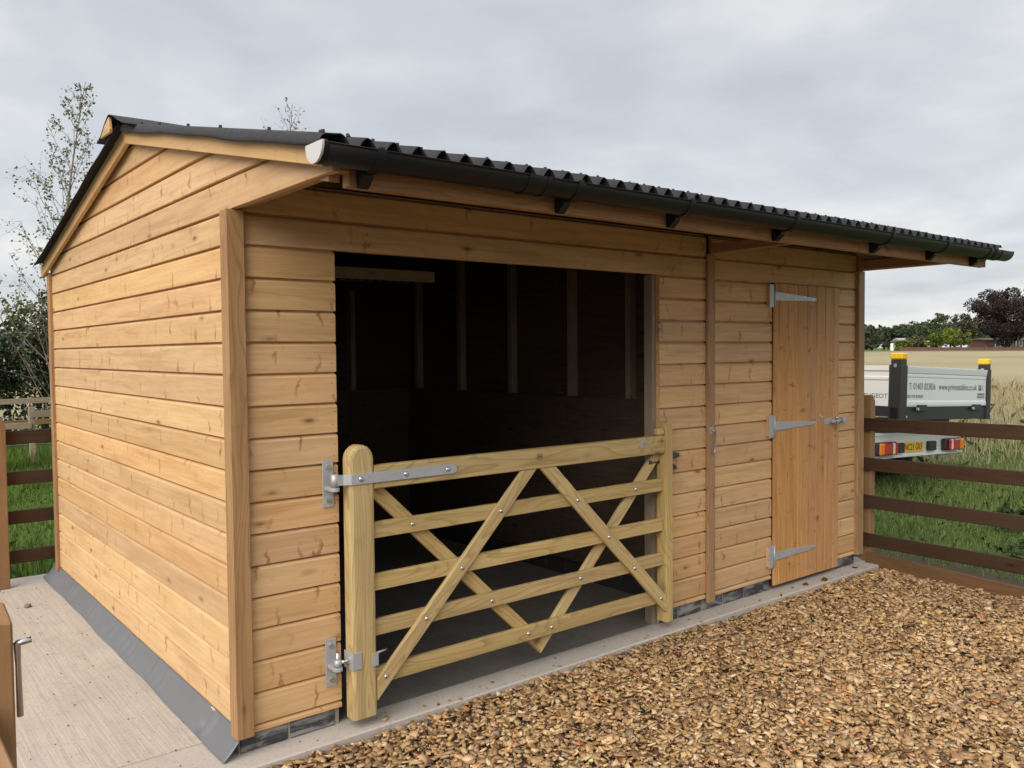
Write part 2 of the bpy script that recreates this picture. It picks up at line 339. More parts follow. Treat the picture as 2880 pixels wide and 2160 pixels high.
def vnoise(x, y, s, seed=0):
    """smooth value noise for numpy arrays"""
    r = np.random.default_rng(seed).random((64, 64)); x = np.asarray(x)*s; y = np.asarray(y)*s
    xi, yi = np.floor(x).astype(int), np.floor(y).astype(int); fx, fy = x-xi, y-yi; fx = fx*fx*(3-2*fx); fy = fy*fy*(3-2*fy)
    g = lambda a, b: r[a%64, b%64]
    return (g(xi, yi)*(1-fx)+g(xi+1, yi)*fx)*(1-fy)+(g(xi, yi+1)*(1-fx)+g(xi+1, yi+1)*fx)*fy

# ------------------------------------------------------------------ ground
SZ = -.015                                     # top of the concrete slab
XF = 4.86                                      # line of the right-hand fence
YB = 3.74                                      # back edge of the slab
def ground_z(x, y):
    r = np.hypot(np.asarray(x)-5, np.asarray(y)); s = np.clip((r-15)/155, 0, 1); s = s*s*(3-2*s)
    return -.05+.93*s+(vnoise(x, y, .35, 3)-.5)*.06*np.clip((r-1)/6, 0, 1)+(vnoise(x, y, .05, 4)-.5)*.3*np.clip((r-25)/60, 0, 1)
def ground_mat():
    m, t, b = mat('pasture'); tc = N(t, 'ShaderNodeTexCoord'); v = tc.outputs['Object']
    sep = N(t, 'ShaderNodeSeparateXYZ'); L(t, v, sep.inputs[0])
    n1 = NOISE(t, v, .9, 5, .65); n2 = NOISE(t, v, 14, 4, .7); n3 = NOISE(t, MAP(t, v, (.035, .035, 1)), 1, 4, .6, .5)
    green = MIX(t, n2, (.055, .095, .024), (.13, .185, .055)); green = MIX(t, MATH(t, 'MULTIPLY', RAMP(t, n1, [(.5, 0.0), (.75, 1.0)]), .45), green, (.10, .085, .045))
    straw = MIX(t, NOISE(t, MAP(t, v, (.5, .5, 1)), 1, 5, .7), (.40, .32, .205), (.32, .285, .17)); straw = MIX(t, RAMP(t, n3, [(.48, 0.0), (.64, .75)]), straw, (.21, .23, .10))
    d = N(t, 'ShaderNodeVectorMath', operation='LENGTH'); L(t, v, d.inputs[0])
    far = MATH(t, 'MULTIPLY', RAMP(t, MATH(t, 'MULTIPLY', d.outputs['Value'], .01), [(.15, 0.0), (.26, 1.0)]), RAMP(t, MATH(t, 'MULTIPLY', d.outputs['Value'], .001), [(.150, 1.0), (.172, .15)]))
    col = MIX(t, far, green, straw)
    soil = MATH(t, 'MULTIPLY', MATH(t, 'LESS_THAN', sep.outputs[0], 6.2), MATH(t, 'LESS_THAN', sep.outputs[1], 3.6))
    sm = MATH(t, 'MULTIPLY', soil, RAMP(t, MATH(t, 'ADD', MATH(t, 'SUBTRACT', sep.outputs[0], 4.86), MATH(t, 'MULTIPLY', MATH(t, 'SUBTRACT', n1, .5), .5)), [(.35, 1.0), (.8, 0.0)]))
    col = MIX(t, sm, col, MIX(t, n2, (.055, .042, .032), (.14, .115, .09)))
    L(t, col, b.inputs['Base Color']); b.inputs['Roughness'].default_value = .95; b.inputs['Specular IOR Level'].default_value = .1
    bp = N(t, 'ShaderNodeBump'); bp.inputs['Strength'].default_value = .6; bp.inputs['Distance'].default_value = .03; L(t, n2, bp.inputs['Height']); L(t, bp.outputs[0], b.inputs['Normal'])
    return m
def build_ground():
    near = np.concatenate([np.arange(-16, 26, .6)]); far = np.array([27.5, 30, 34, 40, 48, 58, 70, 85, 100, 120, 140, 160, 180, 200, 230, 270, 330, 420, 560, 800, 1200, 1900, 3000.])
    xs = np.unique(np.concatenate([-far, near, far, [XF-.005, XF+.005]])); ys = np.unique(np.concatenate([-far, near, far, [YB-.012, YB-.002]]))
    X, Y = np.meshgrid(xs, ys, indexing='ij'); Z = ground_z(X, Y)
    Z = np.where((X < XF) & (Y < YB-.005) & (X > -40) & (Y > -40), -.30, Z)
    n, k = X.shape; v = np.stack([X, Y, Z], -1).reshape(-1, 3); i = np.arange(n-1)[:, None]*k; j = np.arange(k-1)[None]
    q = np.stack([i+j, i+k+j, i+k+j+1, i+j+1], -1).reshape(-1, 4)
    struct(link('ground', indexed('ground', v, q), ground_mat()))
    # yard bed under the wood chips
    xs = np.concatenate([[-30, -20, -12, -8], np.arange(-5, 4.87, .12), [4.855]]); ys = np.concatenate([[-30, -20, -12, -8], np.arange(-5, -.15, .12), [-.13]])
    X, Y = np.meshgrid(xs, ys, indexing='ij'); Z = chip_z(X, Y)-.012
    n, k = X.shape; v = np.stack([X, Y, Z], -1).reshape(-1, 3); i = np.arange(n-1)[:, None]*k; j = np.arange(k-1)[None]
    q = np.stack([i+j, i+k+j, i+k+j+1, i+j+1], -1).reshape(-1, 4)
    m = plain('dark_mulch', (.05, .03, .017), .9, noise=.8, nscale=45, c2=(.14, .09, .05), bump=1.0)  # dark base colour that shows between the chips
    struct(link('yard_ground', indexed('yard_ground', v, q), m))
    sb = mbox('concrete_slab', -4.5, 4.93, -.125, YB, -.32, SZ, CONC, None, bev=.006, axis=0); struct(sb)
    fl = mbox('shelter_floor', .102, 2.86, .035, 3.34, SZ-.01, SZ+.004, concrete('shade_toned_concrete', (.17, .157, .143), (.24, .222, .205), brush=.3), None, bev=0, axis=0); fl.parent = sb; fl.matrix_basis = sb.matrix_basis.inverted()@fl.matrix_basis  # floor sheet coloured darker to stand in for the dimness of the bay
    bp = mbox('brushed_panel', -4.3, -.02, .21, 3.38, SZ-.01, SZ+.004, CONCB, None, bev=0, axis=0); bp.parent = sb; bp.matrix_basis = sb.matrix_basis.inverted()@bp.matrix_basis
def chip_z(x, y):
    return -.052+(vnoise(x, y, 1.3, 8)-.5)*.035+(vnoise(x, y, 4, 9)-.5)*.02
build_ground()

# ------------------------------------------------------------------ the shelter
P = .13; ZB0 = .2255                           # board cover; lowest joint
YR, ZRB, SLP = 1.27, 2.672, .2257              # ridge line, underside of the barge boards at the ridge, roof slope
D, LX = 3.4577, 4.7547
zb = lambda y: ZRB-SLP*abs(y-YR)
shelter = empty('field_shelter', 'honey stained timber field shelter with black corrugated roof and open gated bay', 'shelter')
PROF = [(.0015, 0), (0, .0015), (0, .1105), (.0022, .1145), (.006, .118), (.012, .122), (.019, .1243), (.0195, .1318), (.0265, .1318), (.0265, 0)]
def board_mesh(ln, h0=0., h1=None):
    bm = bmesh.new(); pr = PROF
    A = [bm.verts.new((0, y, z)) for y, z in pr]; B = [bm.verts.new((ln, y, z)) for y, z in pr]; n = len(pr)
    bm.faces.new(A); bm.faces.new(B[::-1])
    for i in range(n): bm.faces.new((A[i], B[i], B[(i+1)%n], A[(i+1)%n]))
    bmesh.ops.recalc_face_normals(bm, faces=bm.faces)
    return bm
def board(side, a0, a1, z, clips=(), parent=None, m=PINE, name='board'):
    """shiplap board: side 'F' spans x a0..a1 on y=0; 'L' spans y on x=0; 'R' on x=LX; 'B' on y=D"""
    ln = abs(a1-a0)
    if side == 'F': mw = Matrix.Translation((a0, 0, z))
    elif side == 'L': mw = Matrix.Translation((0, a1, z))@Matrix.Rotation(R(-90), 4, 'Z')
    elif side == 'R': mw = Matrix.Translation((LX, a0, z))@Matrix.Rotation(R(90), 4, 'Z')
    else: mw = Matrix.Translation((a1, D, z))@Matrix.Rotation(R(180), 4, 'Z')
    if clips:
        bm = board_mesh(ln); clip(bm, mw, clips)
        if not bm.faces: bm.free(); return None
        me = bm_mesh('board', bm); me.materials.append(m)
    else: me = shared(('board', round(ln, 4)), m, lambda: bm_mesh('board', board_mesh(ln)))
    return link(name, me, None, parent or shelter, mw)
nrm_f = Vector((0, -SLP, 1)).normalized(); nrm_b = Vector((0, SLP, 1)).normalized()
ROOFCL = [((0, YR, ZRB+.055), nrm_f), ((0, YR, ZRB+.055), nrm_b)]
def build_walls():
    zl = lambda j: ZB0+P*j
    jit = lambda: random.uniform(-.0012, .0012)
    bot = [((0, 0, .064), (0, 0, -1))]
    # front: left of the opening, right of the opening, beside the door on either side
    for x0, x1 in ((.045, .4545), (2.5276, 2.952), (3.008, 3.640), (4.4465, 4.70)):
        for j in range(-1, 14): board('F', x0+jit()*.0, x1+jit(), zl(j) if j >= 0 else zl(-1))
        c = board('F', x0, x1, zl(-2), bot); 
    for x0, x1 in ((.02, 2.955), (3.005, 4.72)):
        board('F', x0, x1, zl(14)); board('F', x0, x1, zl(15), [((0, 0, 2.31), (0, 0, 1))])
    # gable walls
    for side in 'LR':
        for j in range(-2, 19):
            y0 = -.885 if j >= 15 else .0
            cl = list(bot) if j == -2 else []
            if j >= 14: cl = cl+ROOFCL
            board(side, y0, D, zl(j), cl)
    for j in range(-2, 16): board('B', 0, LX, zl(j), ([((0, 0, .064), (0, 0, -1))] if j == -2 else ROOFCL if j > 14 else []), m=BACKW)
    # trims
    mbox('corner_post', -.023, .050, -.030, .042, .061, 2.1745, TRIM, shelter, .003)
    mbox('corner_post', LX-.062, LX+.02, -.030, .042, .061, 2.1745, TRIM, shelter, .003)
    mbox('corner_post', -.021, .03, D-.045, D+.022, .061, 2.19, TRIM, shelter, .003)
    mbox('corner_post', LX-.03, LX+.021, D-.045, D+.022, .061, 2.19, TRIM, shelter, .003)
    mbox('joint_batten', 2.946, 3.014, -.024, -.0005, .036, 2.19, TRIM, shelter, .003)
    mbox('jamb', 2.497, 2.572, .028, .095, SZ, 2.044, GREYW, shelter, .003)
    mbox('jamb', .405, .447, .028, .095, SZ, 2.044, GREYW, shelter, .003)
    mbox('lintel', .40, 2.60, .028, .095, 2.052, 2.15, STUD, shelter, .003)
    # interior: partition, kicking panels, studs, roof timbers
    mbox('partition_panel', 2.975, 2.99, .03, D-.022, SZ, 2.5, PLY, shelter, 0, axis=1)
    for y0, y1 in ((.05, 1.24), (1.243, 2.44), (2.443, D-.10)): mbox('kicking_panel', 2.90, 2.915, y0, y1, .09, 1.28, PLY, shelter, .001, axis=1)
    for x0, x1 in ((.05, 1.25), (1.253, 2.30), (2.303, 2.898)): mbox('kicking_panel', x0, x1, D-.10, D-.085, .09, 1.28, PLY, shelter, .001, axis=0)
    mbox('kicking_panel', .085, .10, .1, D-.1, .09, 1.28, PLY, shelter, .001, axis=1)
    for y0, y1 in ((3.2, 3.29), (2.53, 2.625), (1.84, 1.93), (1.15, 1.24), (.58, .665)): mbox('stud', 2.916, 2.9745, y0+.02, y1-.02, .09 if y0 > 1.3 else .09, 2.46, STUD, shelter, .002)
    for x0 in (.42, 1.1, 1.72, 2.325): mbox('stud', x0, x0+.045, D-.084, D-.022, .09, 2.15, STUD, shelter, .002)
    for y0 in (.6, 1.2, 1.9, 2.6): mbox('stud', .022, .084, y0, y0+.045, .09, 2.3, STUD, shelter, .002)
    mbox('purlin', .022, 1.76, 1.19, 1.235, 2.047, 2.113, STUD, shelter, .002)
    mbox('ridge_purlin', .03, LX-.03, YR-.022, YR+.022, ZRB-.09, ZRB+.052, STUD, shelter, .002)
    for y in (.25, 2.3): mbox('purlin', .03, LX-.03, y-.022, y+.022, zb(y)-.06, zb(y)+.04, STUD, shelter, .002)
    mbox('eaves_filler', .0, LX, D-.021, D+.0, 2.20, 2.268, STUD, shelter, 0)
    mbox('eaves_filler', .0, LX, -.86, -.835, 2.2285, 2.262, STUD, shelter, 0)
    # barge boards, fascia, eaves rafters
    for x in (-.0445, LX+.0225):
        for y1 in (-.905, 3.50):
            s = 1 if y1 < YR else -1
            cl = [((0, YR, 0), (0, s, 0))]
            if s == 1: cl.append(((0, y1, 0), (0, -1, 0)))
            beam('barge_board', (x+.011, YR, ZRB+.042), (x+.011, y1, zb(y1)+.042), .022, .082, TRIM if x > 0 else BARGE, shelter, .002, clips=cl, ext=.05)
    mbox('fascia_beam', .062, 3.16, -.875, -.830, 2.136, 2.228, TRIM, shelter, .003)
    mbox('fascia_beam', 3.163, 4.772, -.875, -.830, 2.136, 2.228, TRIM, shelter, .003)
    for x in (.018, 2.98, LX-.035): beam('eaves_rafter', (x+.02, -.83, zb(-.83)+.0), (x+.02, .0, zb(0)+.0), .04, .09, TRIM, shelter, .002)
    mbox('tie_rail', .0215, .065, -.88, -.0, 2.18, 2.215, TRIM, shelter, .002)
    mbox('tie_rail', 2.955, 3.0, -.829, -.025, 2.192, 2.25, TRIM, shelter, .002)
    mbox('tie_rail', LX-.065, LX-.022, -.829, -.0305, 2.18, 2.25, TRIM, shelter, .002)
    # nail heads, too small to pick apart
    V = []; 
    def nail(c, ax, r=.0026):
        a = np.arange(6)*np.pi/3; o = np.zeros((6, 3)); i, k = [q for q in range(3) if q != ax]; o[:, i] = np.cos(a)*r; o[:, k] = np.sin(a)*r
        V.append(np.array(c)+o)
    for j in range(-1, 15):
        z = zl(j)
        for dz in (.03, .085):
            nail((.437+random.uniform(-.006, .006), -.0012, z+dz+random.uniform(-.008, .008)), 1)
            for x in (2.545, 2.93, 3.622, 4.463): nail((x, -.0012, z+dz), 1)
            for y in (.055, 1.15, 2.3, 3.38): nail((-.0012, y+random.uniform(-.01, .01), z+dz+random.uniform(-.008, .008)), 0)
    struct(link('nail_heads', soup('nail_heads', np.concatenate(V), 6), NAILM, shelter), 'stuff')
BARGE = wood('barge_timber', (.58, .37, .175), (.40, .225, .095), (.25, .11, .045), streak=.35, var=.1, ring=.2)
build_walls()

def build_plinth():
    runs = [('F', -.0, .447), ('F', 2.535, 3.636), ('F', 4.45, 4.72), ('I', .1, 3.35), ('L', .03, 3.45), ('B', .02, 4.73)]
    for side, a0, a1 in runs:
        if side == 'F': core = mbox('plinth', a0, a1, .018, .10, SZ-.01, .066, MORTAR, shelter, .0, axis=0)
        elif side == 'I': core = mbox('plinth', 2.87, 2.972, a0, a1, SZ-.01, .088, BRICKD, shelter, 0, axis=1)
        elif side == 'B': core = mbox('plinth', a0, a1, D-.10, D-.012, SZ-.01, .088, BRICKD, shelter, 0, axis=0); continue
        else: core = mbox('plinth', .012, .10, a0, a1, SZ-.01, .066, MORTAR, shelter, 0, axis=1)
        inv = core.matrix_basis.inverted(); x = a0+.004; first = True
        while x < a1-.03:
            ln = (.205 if not first else random.choice((.1, .16, .205))); ln = min(ln, a1-x-.004); first = False
            dz = random.uniform(-.004, .002)
            if side == 'F': o = mbox('brick', x, x+ln, .008+random.uniform(0, .003), .06, SZ+.003, .062+dz, BRICK, core, .004, axis=0)
            elif side == 'I': o = mbox('brick', 2.862, 2.9, x, x+ln, SZ+.003, .08, BRICKD, core, .004, axis=1)
            else: o = mbox('brick', .003, .05, x, x+ln, SZ+.003, .062+dz, BRICK, core, .004, axis=1)
            o.matrix_basis = inv@o.matrix_basis; x += ln+.012
build_plinth()

def build_roof():
    pitch = .095; x0c = .005
    def prof(xa, xb, left):
        pts = []
        if left: pts += [(-.0665, .058), (-.066, .070), (-.062, .083), (-.055, .093), (-.045, .0995), (-.03, .100), (-.014, .1005)]; xa = x0c
        xs = np.arange(xa, xb+1e-6, pitch/10)
        pts += [(x, 0.084+.021*math.cos(2*math.pi*(x-x0c)/pitch)) for x in xs]
        return pts
    n = 5; W0 = 51*pitch/5
    for s, yend in ((1, -.935), (-1, 3.515)):
        for k in range(n):
            xa = x0c+10*pitch*k-(pitch*.5 if k else 0); xb = x0c+10*pitch*(k+1)+pitch*.45 if k < n-1 else 4.872
            pr = prof(xa, xb, k == 0)
            if k == 0 and s == -1: pr = [(-.100, .058), (-.098, .066), (-.088, .078), (-.072, .090), (-.055, .097), (-.04, .0995), (-.014, .1005)]+pr[7:]
            ny = 15; V = []; lift = .0022*(k % 2)
            for i in range(ny):
                y = YR+(yend-YR)*i/(ny-1)
                for q, (x, h) in enumerate(pr):
                    w = 0
                    if k == 0 and q < 4: w = (.0045*math.sin(y*4.1)+.003*math.sin(y*11+1))*(4-q)/4
                    V.append((x-(abs(w)*.4 if k == 0 and q < 4 else 0), y, zb(y)+h+lift+w))
            m_ = len(pr); F = [(i*m_+j, i*m_+j+1, (i+1)*m_+j+1, (i+1)*m_+j) for i in range(ny-1) for j in range(m_-1)]
            o = link('roof_sheet', pyd('roof_sheet', V, F, True), BLACKROOF, shelter)
            md = o.modifiers.new('thickness', 'SOLIDIFY'); md.thickness = .003; md.offset = -1
            if s == 1:
                for c in range(10):
                    x = x0c+10*pitch*k+c*pitch
                    if x > 4.85: continue
                    for yn in (-.80,)+((-.12, .55) if c % 3 == 1 else ()):
                        z = zb(yn)+.1045+lift; nl = cyl('nail_cap', (x, yn+random.uniform(-.015, .015), z-.002), (x, yn, z+.011), .0075, BLACKROOF, o, r1=.006, seg=8)
            if k == 0 and s == 1:
                for y in (1.0, .72, .33, -.04, -.50, -.905): cyl('nail_cap', (-.04, y, zb(y)+.099), (-.04, y, zb(y)+.112), .0075, BLACKROOF, o, r1=.006, seg=8)
    # ridge cap: a folded strip with a timber stub under its end
    pr = [(1.02, zb(1.02)+.096), (1.10, zb(1.10)+.108), (1.20, ZRB+.112), (1.255, ZRB+.128), (1.275, ZRB+.131), (1.295, ZRB+.127), (1.35, ZRB+.105), (1.44, zb(1.44)+.096), (1.52, zb(1.52)+.094)]
    V = []; xs = np.linspace(-.122, 4.9, 26)
    for x in xs:
        for y, z in pr: V.append((x, y, z+.002*math.sin(x*9)))
    m_ = len(pr); F = [(i*m_+j, i*m_+j+1, (i+1)*m_+j+1, (i+1)*m_+j) for i in range(len(xs)-1) for j in range(m_-1)]
    rc = link('ridge_cap', pyd('ridge_cap', V, F, True), BLACKROOF, shelter); md = rc.modifiers.new('thickness', 'SOLIDIFY'); md.thickness = .003; md.offset = -1
    for x in (.1, .6, 1.1, 1.6, 2.1, 2.6, 3.1): cyl('nail_cap', (x, 1.09, zb(1.09)+.106), (x, 1.09, zb(1.09)+.12), .0075, BLACKROOF, rc, r1=.006, seg=8)
    prism('ridge_stub', [(1.285, ZRB+.123), (1.262, ZRB+.06), (1.275, ZRB+.045), (1.455, ZRB+.050), (1.40, ZRB+.085), (1.33, ZRB+.108)], -.1195, -.105, 0, BARGE, shelter, .002)
build_roof()

def build_gutter():
    gy, gz, r = -.955, 2.231, .054
    g = tag_part = bpy.data.objects.new('gutter', None)
    a = np.linspace(math.pi, 2*math.pi, 17); V = []; xs = np.linspace(-.088, 4.868, 20)
    arc = [(gy+(r+.004)*math.cos(a[0]), gz+.0005)]+[(gy+r*math.cos(t), gz+r*math.sin(t)) for t in a]+[(gy+(r+.004)*math.cos(a[-1]), gz+.0005)]
    for i, x in enumerate(xs):
        for y, z in arc: V.append((x, y, z))
    m_ = len(arc); F = [(i*m_+j, i*m_+j+1, (i+1)*m_+j+1, (i+1)*m_+j) for i in range(len(xs)-1) for j in range(m_-1)]
    g = link('gutter', pyd('gutter', V, F, True), GUTTER, shelter); md = g.modifiers.new('thickness', 'SOLIDIFY'); md.thickness = .003; md.offset = 1
    def half(x0, x1, r0, r1, name, m=GUTTER, solid=False):
        pts = [(gy+r1*math.cos(t), gz+r1*math.sin(t)) for t in a]
        if solid: pts = [(gy+r1, gz+.004)]+pts[::-1]+[(gy-r1, gz+.004)]; pts = pts[::-1]
        else: pts = pts+[(gy+r0*math.cos(t), gz+r0*math.sin(t)) for t in a[::-1]]
        dz = 0
        return prism(name, [(y, z+dz) for y, z in pts], x0, x1, 0, m, g)
    CAP = plain('lit_gutter_cap', (.55, .55, .55), .5)  # pale grey stands in for light falling on the left cap
    half(-.096, -.0885, 0, r+.003, 'end_cap', CAP, True); half(-.088, -.074, r+.0005, r+.0045, 'end_cap_collar')
    half(4.862, 4.87, 0, r+.003, 'end_cap', GUTTER, True)
    for x in (.105, .952, 1.591, 2.364, 3.282, 3.941, 4.531):
        b = half(x-.015, x+.015, r+.0006, r+.009, 'bracket')
        prism('bracket_back', [(-.877, gz+.01), (-.877, gz-.098), (-.892, gz-.102), (-.928, gz-.072), (-.93, gz-.052), (-.905, gz-.03), (-.8985, gz+.01)], x-.017, x+.017, 0, GUTTER, g)
        mbox('bracket_clip', x-.008, x+.008, gy-r-.008, gy-r+.010, gz-.004, gz+.0075, GUTTER, g, .001)
    half(.70, .80, r+.0006, r+.005, 'union'); half(.70, .715, r+.005, r+.008, 'union_band'); half(.785, .80, r+.005, r+.008, 'union_band')
    half(4.60, 4.70, r+.0006, r+.005, 'union'); half(4.60, 4.615, r+.005, r+.008, 'union_band'); half(4.685, 4.70, r+.005, r+.008, 'union_band')
build_gutter()

def build_door():
    d = bpy.data.objects.new('door', None); COL.objects.link(d); d.parent = shelter; d.location = (3.632, 0, 0); d.empty_display_size = .1
    inv = Matrix.Translation((-3.632, 0, 0))
    def put(o): o.parent = d; o.matrix_basis = inv@o.matrix_basis; return o
    se = [3.645, 3.695, 3.806, 3.916, 4.031, 4.143, 4.258, 4.368, 4.441]
    for x0, x1 in zip(se, se[1:]): put(mbox('plank', x0+.0004, x1-.0004, -.020, .002, .016, 2.044, PINE_DOOR, d, .0058, axis=2))
    put(mbox('ledge', 3.66, 4.43, .0025, .024, .10, .22, STUD, d, .002)); put(mbox('ledge', 3.66, 4.43, .0025, .024, 1.04, 1.16, STUD, d, .002)); put(mbox('ledge', 3.66, 4.43, .0025, .024, 1.88, 2.0, STUD, d, .002))
    for zc, zt in ((1.956, 1.946), (1.093, 1.088), (.221, .212)):
        put(mbox('hinge_plate', 3.578, 3.626, -.0275, -.0215, zc-.075, zc+.075, GALV, d, .001)); put(mbox('hinge_spacer', 3.582, 3.622, -.0213, -.0002, zc-.065, zc+.065, PINE, d, 0))
        put(cyl('hinge_knuckle', (3.635, -.027, zc-.07), (3.635, -.027, zc+.07), .0065, GALV, d))
        put(prism('hinge_strap', [(3.642, zc-.030), (3.642, zc+.030), (4.13, zt+.011), (4.13, zt-.011)], -.0275, -.0212, 1, GALV, d, .0008))
        for q in range(5): put(cyl('screw', (3.67+q*.105, -.029, zc+(.012 if q % 2 else -.012)*(1-q*.15)), (3.67+q*.105, -.026, zc+(.012 if q % 2 else -.012)*(1-q*.15)), .0055, BOLTM, d, seg=8))
    # bolt with padlock loop and its keeper, and a small hook plate
    b = put(mbox('bolt_plate', 4.245, 4.425, -.024, -.0205, 1.066, 1.108, GALV, d, .001))
    put(cyl('bolt_bar', (4.31, -.034, 1.087), (4.515, -.034, 1.087), .0085, BOLTM, d))
    for x in (4.335, 4.40): put(mbox('bolt_staple', x-.012, x+.012, -.047, -.0245, 1.072, 1.102, GALV, d, .004))
    put(mbox('bolt_staple', 4.462, 4.50, -.047, -.0005, 1.070, 1.104, GALV, d, .004))
    put(prism('bolt_handle', [(4.345, 1.085), (4.372, 1.09), (4.378, 1.03), (4.362, 1.022)], -.048, -.037, 1, BOLTM, d, .002))
    put(cyl('bolt_knob', (4.372, -.044, 1.10), (4.372, -.044, 1.118), .011, BOLTM, d))
    put(mbox('hook_plate', 4.176, 4.206, -.0235, -.0205, 1.108, 1.142, GALV, d, .001)); put(cyl('hook_stud', (4.19, -.042, 1.123), (4.19, -.0238, 1.123), .006, BOLTM, d))
    V = []
    for z in (1.93, 1.99, 1.885, 1.145, 1.045, .26, .115):
        for x0, x1 in zip(se, se[1:]):
            for q in (.25, .75):
                a = np.arange(6)*np.pi/3; o = np.zeros((6, 3)); o[:, 0] = np.cos(a)*.003; o[:, 2] = np.sin(a)*.003; V.append(np.array((x0+(x1-x0)*q, -.0206, z+random.uniform(-.006, .006)))+o-np.array((3.632, 0, 0)))
    struct(link('nail_heads', soup('nail_heads', np.concatenate(V), 6), NAILM, d), 'stuff')
    # cabin hook hanging on the joint batten
    h = bpy.data.objects.new('cabin_hook', None); COL.objects.link(h); h.parent = shelter; h.empty_display_size = .05
    mbox('hook_plate', 2.955, 2.99, -.0275, -.0242, 1.088, 1.128, GALV, h, .001); cyl('hook_eye', (2.972, -.05, 1.108), (2.972, -.0278, 1.108), .007, BOLTM, h)
    tubeobj('hook_rod', [(2.972, -.045, 1.112), (2.986, -.047, 1.108), (2.990, -.046, 1.085), (2.990, -.042, 1.03), (2.988, -.040, .985), (2.984, -.040, .972), (2.970, -.040, .970), (2.962, -.040, .974)], .0042, BOLTM, h, 8)
build_door()

